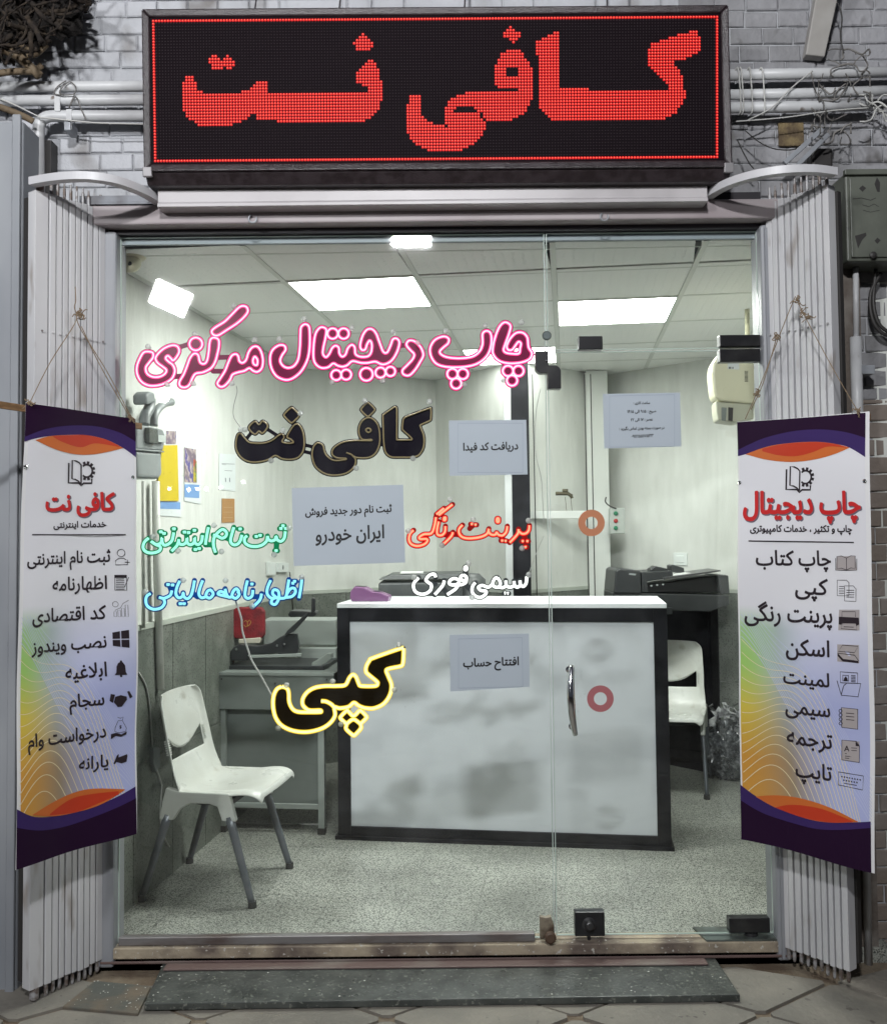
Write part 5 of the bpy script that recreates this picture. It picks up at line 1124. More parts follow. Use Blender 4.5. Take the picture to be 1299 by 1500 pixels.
tag(MB().tube([onY(1253, 380, 3.42), onY(1254, 500, 3.42)], .0105, 12).tube([onY(1253, 494, 3.42), onY(1258, 700, 3.42)], .020, 14).tube([onY(1258, 700, 3.42), onY(1262, 900, 3.42), onY(1272, 1420, 3.42)], .014, 12).build("conduit", M_pipe, smooth=True), "white conduit running down from the meter box behind the right banner", "conduit")
a_ = onY(1262, 541, 3.40); tag(MB().box((a_.x, 3.405, a_.z - .016), (a_.x + .05, 3.499, a_.z + .016)).build("bracket", M_steel, bevel=.002), "small steel bracket beside the conduit under the meter box", "bracket")
for k, (pts, lab) in enumerate(([[(1283, 395), (1279, 440), (1285, 470), (1299, 485), (1320, 488)], "thick black cable looping out under the meter box, inner loop"], [[(1290, 400), (1275, 430), (1277, 465), (1292, 488), (1320, 494)], "thick black cable looping out under the meter box, outer loop"])):
    tag(MB().tube(cr([onY(x, y, 3.44) for x, y in pts], False, 6), .007, 8).build("cable", M_dark, smooth=True), lab, "cable")
# leaning beam, patch, brackets
M_beam = mat("beam_paint", (.42, .41, .39), .55, c2=(.30, .28, .26), scale=5, lo=.4, hi=.7)
p = [onY(1205, -60, 3.33), onY(1240, -60, 3.33), onY(1208, 83, 3.45), onY(1180, 80, 3.45)]
tag(MB().hexa(p, (0, .04, 0)).build("leaning_beam", M_beam, bevel=.004), "pale wooden beam slanting down to the right pipes", "beam")
a_, b_ = onY(1140, 215, WY - .004), onY(1176, 180, WY - .004)
tag(MB().box((a_.x, WY - .012, a_.z), (b_.x, WY - .002, b_.z)).build("wall_patch", mat("mud_patch", (.20, .15, .075), .8, c2=(.10, .07, .04), scale=25, bump=.5), bevel=.003), "brownish rectangular patch in the brick wall under the right pipes", "patch")
for (p, q, rr, lab) in (((1150, 238), (1205, 188), .009, "grey metal strut slanting up from the right curved rail"), ((1168, 242), (1214, 196), .008, "paler thin strut beside the grey strut above the right rail")):
    a_, b_ = onY(*p, 3.38), onY(*q, 3.38); d = (b_ - a_).normalized(); w = Vector((-d.z, 0, d.x)) * rr
    tag(MB().hexa([a_ - w, a_ + w, b_ + w, b_ - w], (0, .018, 0)).build("strut", M_steel, bevel=.002), lab, "strut")
a_, b_ = onY(1186, 248, 3.46), onY(1217, 219, 3.46); tag(MB().box((a_.x, 3.44, a_.z), (b_.x, 3.495, b_.z)).build("junction_box", M_dark, bevel=.01), "small black junction box above the right curved rail", "box")
# cable tangles
def tangle(name, lab, n, box, rad, m, seed, Y0, Y1, wander, cat="cable tangle", length=10, kind=None):
    rnd = random.Random(seed); mb = MB()
    for k in range(n):
        x, y = rnd.uniform(box[0], box[2]), rnd.uniform(box[1], box[3]); Y = rnd.uniform(Y0, Y1); a = rnd.uniform(0, 6.28); pts = []
        for j in range(length):
            pts.append(onY(x, y, min(Y, Y1))); a += rnd.uniform(-wander, wander); st = rnd.uniform(5, 12); x += st * math.cos(a); y += st * math.sin(a); Y = min(Y1, max(Y0, Y + rnd.uniform(-.012, .012)))
            x = min(max(x, box[0] - 6), box[2] + 6); y = min(max(y, box[1] - 6), box[3] + 6)
        mb.tube(cr(pts, False, 4), rad * rnd.uniform(.7, 1.5), 6)
    o = mb.build(name, m, smooth=True); return tag(o, lab, cat)
M_wire = mat("old_wire", (.20, .19, .18), .6, c2=(.08, .075, .07), scale=20)
tangle("cable_tangle", "tangle of old grey wires wound round the right pipes below the leaning beam", 13, (1205, 78, 1268, 142), .0024, M_wire, 3, 3.385, 3.42, 1.1)
tangle("cable_tangle", "loose bundle of thin grey wires just above the slanting struts", 11, (1195, 165, 1240, 205), .0024, M_wire, 8, 3.37, 3.42, 1.0, length=6)
tangle("cable_tangle", "pale wires bunched at the end of the lower right pipe", 9, (1265, 145, 1305, 172), .003, M_cord, 12, 3.38, 3.42, .7, length=7)
wr = lambda lab, pts, rr=.0022, m=M_wire, y=3.392: tag(MB().tube(cr([onY(p[0], p[1], p[2] if len(p) > 2 else y) for p in pts], False, 6), rr, 6).build("wire", m, smooth=True), lab, "wire")
wr("long pale wire crossing low under the right pipes", [(1078, 178), (1150, 172), (1220, 162), (1272, 158)], .0026, M_cord)
wr("pale wire rising from under the right pipes to the beam foot", [(1095, 176), (1130, 158), (1160, 128), (1190, 104)], .0026, M_cord)
wr("wire drooping from the pipes to the struts", [(1188, 105), (1195, 135), (1206, 150), (1208, 185)])
wr("black wire arching off the leaning beam", [(1212, 5), (1225, 2), (1233, 25), (1231, 55), (1236, 78)], .0028, M_dark)
wr("dark wire crossing the brown wall patch", [(1090, 190), (1115, 210), (1140, 219), (1170, 216), (1200, 188)], .0022, M_dark)
wr("dark wire trailing from the signboard to the curved rail", [(1080, 205), (1088, 222), (1098, 240), (1104, 247)], .0024, M_dark)
for k, x in enumerate((1081, 1085, 1098, 1116)):
    wr(["outermost tie wire looped round the right pipes next to the signboard", "second tie wire looped round the right pipes next to the signboard", "third tie wire round the right pipes, curving right", "last tie wire round the right pipes, farthest from the signboard"][k],
       [(x - 4, 104, 3.41), (x, 100, 3.395), (x + 3, 130), (x + 4, 160), (x + 1, 168, 3.41)], .0028, M_cord, 3.398)
wr("wire wound round the left pipes, left strand", [(98, 118), (84, 128), (82, 138), (108, 138), (112, 128), (102, 120), (88, 134), (95, 140)], .002, M_wire, 3.396)
wr("wire wound round the left pipes, right strand dropping in a V", [(110, 138), (102, 158), (112, 142), (120, 160), (127, 175)], .002, M_wire, 3.396)
# dry roots hanging into the upper left corner
M_root = mat("dry_root", (.012, .008, .006), .9, c2=(.035, .024, .015), scale=22, lo=.4, hi=.65, bump=.5, bscale=60)
r = thing("dry_vine", onY(50, 40, 3.38), "dark mass of dry roots and vines hanging in the upper left corner", "vine")
rnd = random.Random(21); mb = MB()
for k in range(90):
    x, y = rnd.uniform(-40, 105), rnd.uniform(-40, 55 + rnd.random() * 20); a = rnd.uniform(-.5, 2.6); Y = rnd.uniform(3.2, 3.45); pts = []
    for j in range(9):
        lim = 92 - max(0, x - 20) * .75 if x < 150 else 0
        if y > lim + 10 or x > 140: break
        pts.append(onY(x, y, Y)); a += rnd.uniform(-.45, .45); x += 11 * math.cos(a); y += 11 * math.sin(a); Y = min(3.47, max(3.15, Y + rnd.uniform(-.03, .03)))
    if len(pts) > 2: mb.tube(cr(pts, False, 3), [rr * rnd.uniform(.8, 1.2) for rr in [rnd.choice((.003, .005, .009))] * (3 * (len(pts) - 1) + 1)], 6)
mb.build("roots", M_root, r, smooth=True)
mb = MB()
for k in range(60):
    c_ = onY(rnd.uniform(-30, 105), rnd.uniform(-30, 62) * (1 if rnd.random() < .5 else .5), 3.40); prev = len(mb.v); rr = rnd.uniform(.04, .075)
    vs, fs = [], []
    for a in range(5):
        for b2 in range(8):
            th = math.pi * (a + .5) / 5; ph = 2 * math.pi * b2 / 8; q = Vector((math.sin(th) * math.cos(ph), math.sin(th) * math.sin(ph) * .5, math.cos(th))) * rr * rnd.uniform(.7, 1.2); vs.append(c_ + q)
    fs = [(a * 8 + b2, a * 8 + (b2 + 1) % 8, a * 8 + 8 + (b2 + 1) % 8, a * 8 + 8 + b2) for a in range(4) for b2 in range(8)] + [tuple(range(8)), tuple(range(32, 40))]
    mb.add(vs, fs)
mb.build("matted_core", mat("root_core", (.010, .008, .007), .95, bump=.8, bscale=80), r)
M_branch = mat("pale_branch", (.16, .12, .075), .75, c2=(.14, .10, .06), scale=18, lo=.4, hi=.6, bump=.3)
for pts, rr in (([(-20, 62), (20, 78), (42, 95), (60, 112)], .017), ([(0, 72), (25, 65), (45, 72), (66, 68), (68, 50)], .008), ([(-20, 110), (20, 105), (50, 104), (62, 96)], .012), ([(-20, 150), (10, 160), (35, 170), (50, 178)], .012), ([(40, 82), (55, 80), (70, 66)], .008)):
    MB().tube(cr([onY(x, y, 3.30 + .001 * x) for x, y in pts], False, 6), rr, 8).build("branch", M_branch, r, smooth=True)
# ------------------------------------------------------------------ shop interior
def fr_(p, q):                                   # local frame on the floor: p origin, x towards q
    ex = (q - p); L = ex.length; ex.normalize(); ey = Vector((-ex.y, ex.x, 0)); return ex, ey, L
# counter
pl, pr = onZ(496, 1229), onZ(984, 1246); ex, ey, W = fr_(pl, pr); H = onY(492, 884, pl.y).z
cn = thing("reception_counter", (pl + pr) / 2, "black framed reception counter with white top and white front board mottled for soft shadows", "counter")
def cp(x, y, z): return pl + ex * x + ey * y + Vector((0, 0, z))
def cbox(mb, x0, x1, y0, y1, z0, z1): mb.hexa([cp(x0, y0, z0), cp(x1, y0, z0), cp(x1, y0, z1), cp(x0, y0, z1)], ey * (y1 - y0)); return mb
M_blk = mat("black_laminate", (.008, .008, .010), .4, spec=.15, c2=(.02, .02, .024), scale=6)
fwid = .062
for nm, a in (("frame_post", (0, fwid, 0, .05, 0, H - .022)), ("frame_post", (W - fwid, W, 0, .05, 0, H - .022)), ("frame_rail", (fwid, W - fwid, .001, .049, 0, fwid)), ("frame_rail", (fwid, W - fwid, .001, .049, H - .022 - fwid * 1.05, H - .022))):
    cbox(MB(), *a).build(nm, M_blk, cn, bevel=.002)
m, nt, N, L, b = newmat("shade_mottled_board")
tc = N.new("ShaderNodeTexCoord"); no = N.new("ShaderNodeTexNoise"); no.inputs["Scale"].default_value = 2.6; no.inputs["Detail"].default_value = 2.5
mp = N.new("ShaderNodeMapping"); mp.inputs["Scale"].default_value = (1, 1, 1.8); mp.inputs["Rotation"].default_value = (0, .35, 0); L.new(tc.outputs["Object"], mp.inputs[0]); L.new(mp.outputs[0], no.inputs["Vector"])
rp = N.new("ShaderNodeValToRGB"); L.new(no.outputs["Fac"], rp.inputs[0]); e = rp.color_ramp.elements; e[0].position = .32; e[0].color = (.60, .63, .67, 1); e[1].position = .48; e[1].color = (.68, .71, .75, 1)  # faint noise in the colour imitates soft letter shadows
L.new(rp.outputs[0], b.inputs["Base Color"]); b.inputs["Roughness"].default_value = .25
cbox(MB(), fwid, W - fwid, .012, .03, fwid, H - .022 - fwid * 1.05).build("front_board", m, cn)
cbox(MB(), 0, .018, .05, .50, 0, H - .022).build("side_panel", M_blk, cn); cbox(MB(), W - .018, W, .05, .50, 0, H - .022).build("side_panel", M_blk, cn)
cbox(MB(), 0.001, W - .001, -.002, .52, H - .022, H).build("worktop", mat("white_worktop", (.78, .80, .82), .3), cn, bevel=.002)
cbox(MB(), -.012, W + .012, -.012, .5, 0, .018).build("plinth", M_blk, cn)
# purple card phone on the counter
M_pur = mat("purple_plastic", (.16, .07, .16), .3)
q0 = onZ(512, 879, H); q1 = onZ(568, 879, H); r = thing("card_terminal", (q0 + q1) / 2, "purple card terminal lying on the left end of the counter", "card terminal")
c_ = cp(.13, .12, H); MB().prism([c_ + ex * x + Vector((0, 0, z)) for x, z in ((-.085, 0), (.10, 0), (.105, .028), (.06, .046), (.02, .05), (-.02, .072), (-.07, .076), (-.092, .05), (-.095, .02))], ey * .08).build("body", M_pur, r, bevel=.006, seg=3)
MB().prism([c_ + ex * x + Vector((0, 0, z)) + ey * .012 for x, z in ((.022, .0505), (.06, .0465), (.062, .048), (.024, .053))], ey * .056).build("keypad", mat("keypad", (.05, .03, .06), .4), r)
MB().prism([c_ + ex * x + Vector((0, 0, z)) + ey * .012 for x, z in ((-.068, .0765), (-.022, .073), (-.022, .0745), (-.068, .078))], ey * .056).build("screen", mat("dark_screen", (.02, .02, .02), .1), r)

# desk and grey printer behind the counter
def ybox(px0, px1, py0, py1, Y, depth, z=None):
    a, b_ = onY(px0, py1, Y), onY(px1, py0, Y); return (a.x, Y, a.z), (b_.x, Y + depth, b_.z)
M_gp = mat("grey_plastic", (.055, .06, .062), .38, c2=(.075, .08, .08), scale=5); M_gp2 = mat("light_grey_plastic", (.24, .26, .26), .35)
zd = .98; a, b_ = ybox(555, 735, 835, 900, 5.35, .42)
dk = thing("back_desk", ((a[0] + b_[0]) / 2, 5.5, 0), "dark desk behind the counter under the grey printer", "desk")
MB().box((a[0] - .1, 5.25, zd - .03), (b_[0] + .15, 5.82, zd)).build("top", M_blk, dk)
for x in (a[0] - .08, b_[0] + .10): MB().box((x, 5.3, 0), (x + .03, 5.8, zd - .03)).build("side_panel", M_blk, dk)
pr_ = thing("printer", ((a[0] + b_[0]) / 2, 5.5, zd), "grey multifunction printer behind the counter under the white neon words", "printer")
MB().box((a[0], 5.35, zd), (onY(668, 0, 5.35).x, 5.75, onY(600, 853, 5.35).z)).build("body", M_gp, pr_, bevel=.012, seg=3)
x1 = onY(668, 0, 5.35).x; zt_ = onY(600, 842, 5.35).z
MB().prism([(a[0], 5.34, onY(0, 855, 5.35).z + .002), (x1 + .02, 5.34, onY(0, 855, 5.35).z + .002), (x1 + .01, 5.36, zt_ + .004), (a[0] + .06, 5.36, zt_), (a[0] + .01, 5.36, zt_ - .03)], (0, .38, 0)).build("scanner_lid", M_gp, pr_, bevel=.006)
MB().box((a[0] + .12, 5.40, zt_ + .0045), (x1 - .22, 5.6, zt_ + .010)).build("paper", mat("white_paper", (.7, .71, .7), .6), pr_)
r = thing("desk_monitor", onY(690, 850, 5.5), "rounded dark grey machine right of the printer behind the white neon words", "machine")
c_ = onY(690, 862, 5.5); MB().lathe(Vector((c_.x, 5.5, zd)), (0, 0, 1), [(.085, 0), (.09, .05), (.085, c_.z - zd + .05), (.05, c_.z - zd + .085), (0, c_.z - zd + .09)], 24).build("housing", M_gp, r, smooth=True)
MB().box((c_.x - .05, 5.395, zd + .06), (c_.x + .05, 5.41, zd + .12)).build("panel", M_gp2, r, bevel=.004)

# tall black cabinet and copier against the slanting wall
a, b_ = wp[3], wp[4]; d = (b_ - a).normalized(); nrm = Vector((-d.y, d.x, 0)); nrm = nrm if nrm.y < 0 else -nrm
def wallhit(px, off):                              # where a column of pixels meets a line parallel to that wall
    k = ray(px, 900); A_ = a + nrm * off; s_ = (A_.x * k.y - A_.y * k.x) / (d.y * k.x - d.x * k.y); p = A_ + d * s_; p.z = 0; return p
cab = thing("black_cabinet", wallhit(970, .08), "tall black cabinet against the slanting wall, under the copier", "cabinet")
p0, p1 = wallhit(893, .10), wallhit(1041, .10); zc = 1.06
MB().hexa([p0, p1, p1 + Vector((0, 0, zc)), p0 + Vector((0, 0, zc))], -nrm * .098).build("carcass", M_blk, cab)
pm = (p0 + p1) / 2
for u0, u1 in ((.02, .495), (.505, .98)):
    MB().hexa([p0.lerp(p1, u0) + Vector((0, 0, .05)), p0.lerp(p1, u1) + Vector((0, 0, .05)), p0.lerp(p1, u1) + Vector((0, 0, zc - .03)), p0.lerp(p1, u0) + Vector((0, 0, zc - .03))], nrm * .012).build("door", M_blk, cab, bevel=.003)
cop = thing("copier", wallhit(970, .2) + Vector((0, 0, zc)), "black office copier with raised document feeder right of the counter", "copier")
M_cop = mat("copier_black", (.022, .024, .026), .35, c2=(.03, .032, .034), scale=6)
YC = 5.55
def pz(px, py, Y=YC): return onY(px, py, Y)
def cprism(pts, Y, dep, name, m, bev=.005): MB().prism([pz(x, y, Y) for x, y in pts], (0, dep, 0)).build(name, m, cop, bevel=bev, seg=2)
cprism([(898, 868), (1068, 872), (1068, 886), (1040, 896), (898, 892)], YC, .32, "scanner_body", M_cop)
cprism([(902, 836), (907, 833), (938, 836), (940, 870), (899, 869)], YC - .01, .34, "left_tower", M_cop, .008)
cprism([(940, 838), (985, 836), (986, 845), (976, 848), (948, 852), (950, 868), (940, 868)], YC, .3, "feeder_hood", M_cop)
cprism([(942, 858), (1020, 846), (1064, 842), (1067, 868), (942, 868)], YC + .05, .22, "feeder_base", mat("copier_inner", (.006, .006, .007), .5))
cprism([(1052, 842), (1067, 843), (1069, 870), (1056, 870)], YC - .01, .3, "right_end", M_cop, .006)
cprism([(972, 846), (1055, 835), (1056, 837), (973, 849)], YC - .03, .26, "output_tray", mat("tray_grey", (.05, .05, .052), .3), .001)
cprism([(953, 834), (960, 829), (978, 833), (980, 847), (953, 846)], YC + .02, .1, "paper_guide", M_cop); cprism([(982, 829), (985, 827), (1002, 832), (1003, 840), (983, 838)], YC + .1, .1, "paper_guide", M_cop)
cprism([(980, 843), (1010, 839), (1015, 841), (985, 845)], YC + .01, .1, "document", MATS["white_paper"], .0005)
cprism([(898, 886), (985, 890), (985, 900), (900, 900)], YC - .02, .05, "control_panel", M_cop, .003)
for k in range(3): MB().lathe(pz(954 + k * 8.5, 858 - k, YC - .001), (0, -1, 0), [(.006, 0), (.006, .004), (0, .004)], 12).build("button", M_gp2, cop)
cprism([(922, 839.5), (932, 840.5), (931, 843), (921, 842)], YC - .012, .004, "badge", M_gp2, .0005)
# stand + guillotine on the left
pl2, pr2 = onZ(322, 1219), onZ(476, 1223); ex2, ey2, W2 = fr_(pl2, pr2)
M_sheet = mat("grey_sheet_metal", (.20, .225, .21), .45, c2=(.16, .18, .17), scale=3, lo=.4, hi=.7, bump=.04, bscale=60); M_sheet2 = mat("light_sheet_metal", (.30, .33, .31), .42)
st = thing("metal_stand", (pl2 + pr2) / 2, "grey sheet metal stand under the paper guillotine, left of the counter", "stand")
def sp_(x, y, z): return pl2 + ex2 * x + ey2 * y + Vector((0, 0, z))
def sbox(name, x0, x1, y0, y1, z0, z1, m=M_sheet, par=st, bev=.002): return MB().hexa([sp_(x0, y0, z0), sp_(x1, y0, z0), sp_(x1, y0, z1), sp_(x0, y0, z1)], ey2 * (y1 - y0)).build(name, m, par, bevel=bev)
ztop = onY(390, 984, pl2.y).z; zdr = onY(390, 1037, pl2.y).z; zlp = onY(390, 1181, pl2.y).z; D2 = .52
sbox("tray", -.035, W2 + .055, -.02, D2, zdr, ztop); sbox("tray_lip", -.036, W2 + .056, -.023, -.0205, ztop - .012, ztop + .004, M_sheet2)
sbox("back_panel", .012, W2 - .012, .04, .055, zlp, zdr - .001)
for x, y in ((0, 0), (W2 - .032, 0), (0, D2 - .05), (W2 - .032, D2 - .05)):
    o = sbox("leg", x, x + .032, y, y + .032, .03, zdr - .001, M_sheet2 if y == 0 else M_sheet)
    p_ = sp_(x - .003, y - .003, 0); MB().hexa([p_, p_ + ex2 * .038, p_ + ex2 * .038 + Vector((0, 0, .03)), p_ + Vector((0, 0, .03))], ey2 * .038).build("rubber_foot", M_dark, o, bevel=.003)
sbox("lower_rail", .032, W2 - .032, .005, .02, zlp - .005, zlp + .02, M_sheet2)
for x, z in ((.02, ztop - .03), (W2 + .02, ztop - .03), (W2 * .55, ztop - .05)): MB().lathe(sp_(x, -.021, z), -ey2, [(.004, 0), (.004, .002), (0, .002)], 10).build("screw", M_dark, st)
gu = thing("paper_guillotine", sp_(W2 / 2, .2, ztop), "black lever paper guillotine standing on the grey metal stand", "guillotine")
Yg = pl2.y + .12
def gpr(name, pts, Y, dep, m=M_cop, bev=.004, z=Z(180, 800, 3.8206)): return MB().prism([onY(x, y, Y) for x, y in z(*pts)], (0, dep, 0)).build(name, m, gu, bevel=bev, seg=2)
sbox("bed", .02, W2 - .02, .09, .40, ztop + .001, ztop + .02, M_cop, gu)
gpr("clamp_body", [(605, 640), (605, 590), (625, 562), (660, 550), (760, 560), (830, 545), (880, 510), (925, 490), (975, 490), (985, 560), (978, 605), (930, 605), (905, 625), (872, 625), (870, 600), (700, 608), (700, 640)], Yg, .05)
gpr("lever", [(905, 500), (960, 480), (1055, 372), (1040, 365), (985, 415), (925, 470)], Yg - .03, .022)
gpr("grip", [(1057, 290), (1077, 290), (1077, 372), (1055, 372)], Yg - .05, .03, bev=.006); gpr("hand_wheel", [(928, 378), (940, 362), (1080, 368), (1085, 385), (1070, 395), (940, 398), (928, 390)], Yg + .10, .12)
gpr("ruler_bar", [(700, 612), (880, 606), (1000, 600), (1000, 618), (720, 626)], Yg - .01, .02, M_sheet2, .001)
gpr("side_gauge", [(1060, 655), (1060, 692), (1085, 690), (1175, 625), (1175, 600), (1150, 600)], Yg - .06, .02, M_sheet2, .001)
gpr("rear_housing", [(790, 412), (1195, 412), (1195, 556), (790, 556)], Yg + .34, .18, M_sheet2, .006); gpr("rear_table", [(985, 572), (1195, 572), (1195, 640), (985, 640)], Yg + .28, .06, M_sheet2, .003)
for x, y in ((638, 576), (866, 556), (906, 548)): MB().lathe(onY(*Z(180, 800, 3.8206)((x, y))[0], Yg - .001), (0, -1, 0), [(.0065, 0), (.0065, .004), (0, .004)], 12).build("bolt", MATS["chrome"], gu)
r = thing("red_pouch", onY(365, 934, Yg + .05), "red cloth pouch with gold emblem standing on the guillotine", "pouch")
z6 = Z(180, 800, 3.8206)
MB().prism([onY(x, y, Yg + .06) for x, y in z6((615, 360), (640, 343), (775, 343), (793, 368), (793, 500), (775, 520), (632, 520), (612, 495))], (0, .05, 0)).build("cloth", mat("red_cloth", (.20, .006, .012), .7, c2=(.12, .004, .008), scale=20, bump=.3), r, bevel=.008, seg=3)
mb = MB(); fe = lambda x, y: onY(x, y, Yg + .0585)
for st_ in ([(680, 425), (690, 415), (700, 425), (700, 445), (690, 452), (680, 440)], [(700, 425), (712, 412), (720, 425), (712, 440), (700, 448)]): ribbon(mb, z6(*st_), .8, fe)
mb.build("emblem", mat("gold_thread", (.45, .28, .06), .4), r)
r = tag(MB().prism([onY(x, y, Yg + .055) for x, y in z6((650, 521), (775, 511), (768, 545), (650, 545))], (0, .05, 0)).build("folded_cloth", mat("cream_cloth", (.5, .47, .38), .7), bevel=.004), "cream cloth folded under the red pouch", "cloth")

# chairs
M_chair = mat("chair_plastic", (.60, .615, .58), .35, c2=(.54, .55, .51), scale=5, c3=(.40, .39, .34), scale3=11, lo3=.64, hi3=.78, rvar=.1); M_leg = mat("chair_leg_grey", (.13, .145, .165), .4, .4, c2=(.17, .18, .20), scale=12); M_cap = mat("leg_cap", (.03, .03, .03), .6)
def chair(label):
    r = thing("stacking_chair", (0, 0, 0), label, "chair", "plastic stacking chairs")
    prof = [(Vector(p)) for p in cr([(.262, .418), (.250, .440), (.20, .452), (.08, .440), (-.02, .432), (-.085, .452), (-.122, .52), (-.145, .61), (-.165, .70), (-.185, .79), (-.192, .812)], False, 4)]
    prof = [p for k in range(len(prof) - 1) for p in ((prof[k],) if prof[k].y < .50 and k < 24 else (prof[k], prof[k].lerp(prof[k + 1], .5)))] + [prof[-1]]
    nu = 36; nv = len(prof); vs = []
    def slot(u): return .542 + .008 * u * u, .572 + .066 * (abs(u) / .76) ** 2.2      # lower and upper edge of the opening
    for j, p in enumerate(prof):
        t = j / (nv - 1); bk = max(0, min(1, (p.y - .46) / .1)) if t > .35 else 0
        hw = .205 + .012 * (1 - bk) - (.012 * max(0, (p.y - .62) / .2) if bk else 0)
        if t < .1: hw -= .02 * (1 - t / .1) ** 2
        if p.y > .76: hw -= .035 * ((p.y - .76) / .052) ** 2.5
        for i in range(nu + 1):
            u = -1 + 2 * i / nu; dish = .016 * (1 - u * u); z0 = p.y; x0 = p.x
            if bk and abs(u) < .80:                                  # slide rows onto the edges of the opening
                lo_, hi_ = slot(u); m_ = (lo_ + hi_) / 2; k_ = min(1, max(0, (.80 - abs(u)) / .02))
                if .50 < z0 < .70 and z0 < lo_ + .012 and z0 > lo_ - .012: z0 = z0 + (lo_ - z0) * k_
                elif .50 < z0 < .72 and abs(z0 - hi_) < .012: z0 = z0 + (hi_ - z0) * k_
                x0 = p.x - (z0 - p.y) * .22
            x = x0 - bk * dish * 1.6; z = z0 - (1 - bk) * dish * (1 if t > .06 else .3) + (1 - bk) * (-.02) * max(0, abs(u) - .88) / .12
            if bk: x += .014 * max(0, abs(u) - .86) / .14
            vs.append((x, u * hw, z))
    fs = []
    for j in range(nv - 1):
        for i in range(nu):
            u = -1 + 2 * (i + .5) / nu; q = (j * (nu + 1) + i, j * (nu + 1) + i + 1, (j + 1) * (nu + 1) + i + 1, (j + 1) * (nu + 1) + i)
            z = sum(vs[k][2] for k in q) / 4; lo_, hi_ = slot(u)
            if prof[j].x < -.08 and prof[j].y > .5 and abs(u) < .77 and lo_ < z < hi_: continue
            fs.append(q)
    MB().add(vs, fs).build("seat_shell", M_chair, r, solid=.007, sub=1)
    for s in (-1, 1):
        pts = [(-.135, .455), (-.07, .440), (.135, .440), (.165, .33), (.105, .33), (.085, .385), (.05, .395), (-.03, .395), (-.075, .37), (-.105, .325), (-.165, .325), (-.150, .40)]
        MB().prism([(x, s * .192, z) for x, z in pts], (0, s * .026, 0)).build("side_bracket", M_chair, r, bevel=.005, seg=2)
        for (x0, x1) in ((-.130, -.235), (.132, .235)):
            a, b_ = Vector((x0, s * .206, .345)), Vector((x1, s * .224, .012)); n = 8
            o = MB().tube([a.lerp(b_, k / n) for k in range(n + 1)], [.019 - .005 * k / n for k in range(n + 1)], 14, ell=.75).build("leg", M_leg, r, smooth=True)
            MB().tube([b_ + Vector((0, 0, .012)), b_ - Vector((0, 0, .012))], [.0165, .0175], 14).build("foot_cap", M_cap, o)
    MB().box((.08, -.19, .375), (.12, .19, .395)).build("cross_bar", M_cap, r); MB().box((-.11, -.19, .375), (-.07, .19, .395)).build("cross_bar", M_cap, r)
    MB().prism([(x, -.10, z) for x, z in ((-.06, .355), (.06, .355), (.08, .408), (-.08, .408))], (0, .2, 0)).build("seat_box", M_cap, r, bevel=.01)
    for s in (-1, 1):
        for k in range(7): MB().box((-.150 - k * .002 + .004, s * .176 - .012, .575 + k * .009), (-.136 - k * .002 + .004, s * .176 + .012, .5785 + k * .009)).build("grip_rib", M_chair, r)
    return r
def copy_tree(o, parent=None):
    c = o.copy(); COL.objects.link(c); c.parent = parent
    for ch in list(o.children): copy_tree(ch, c)
    return c
ch = chair("pale plastic stacking chair standing beside the left wall just inside the glass")
ch2 = copy_tree(ch); ch2["label"] = "pale plastic chair half hidden behind the right end of the counter"
near = (onZ(205, 1320) + onZ(372, 1330)) / 2; far = (onZ(275, 1264) + onZ(430, 1271)) / 2
ch.location = (near + far) / 2; hd = (onZ(372, 1330) - onZ(205, 1320)).normalized(); ch.rotation_euler.z = math.atan2(hd.y, hd.x); ch.scale = (1.0, 1.0, 1.0)
ch2.location = (1.285, 5.60, 0); ch2.rotation_euler.z = R(-108)

# black plastic waste bag
r = thing("waste_bag", onZ(1066, 1140), "crumpled dark plastic waste bag on the floor beside the far chair", "bag")
bm = bmesh.new(); bmesh.ops.create_icosphere(bm, subdivisions=5, radius=1); c_ = onZ(1072, 1140)
for v in bm.verts:
    p = v.co.copy(); k = noise.noise(p * 2.2) * .22 + abs(noise.noise(p * 6)) * .16 + abs(noise.noise(p * 13)) * .07
    q = p * (1 - .25 + k); v.co = Vector((q.x * .16, q.y * .16, max(q.z, -.8) * .20 + .165))
me = bpy.data.meshes.new("bag_body"); bm.to_mesh(me); bm.free(); me.materials.append(mat("bag_plastic", (.045, .048, .055), .22, c2=(.2, .21, .22), scale=14, lo=.5, hi=.62)); o = bpy.data.objects.new("bag_body", me); COL.objects.link(o); o.parent = r
mb = MB(); rnd = random.Random(3)
for k in range(60):
    c0 = Vector(r.location) + Vector((rnd.uniform(-.10, .10), rnd.uniform(-.1, .08), .30 + rnd.uniform(-.02, .13)))
    vs = [c0 + Vector((rnd.uniform(-1, 1), rnd.uniform(-1, 1), rnd.uniform(-1, 1))) * .035 for _ in range(4)]; mb.add(vs, [(0, 1, 2), (1, 2, 3), (0, 2, 3)])
mb.build("crumpled_scraps", mat("scraps", (.36, .37, .37), .35, c2=(.12, .12, .13), scale=25), r)

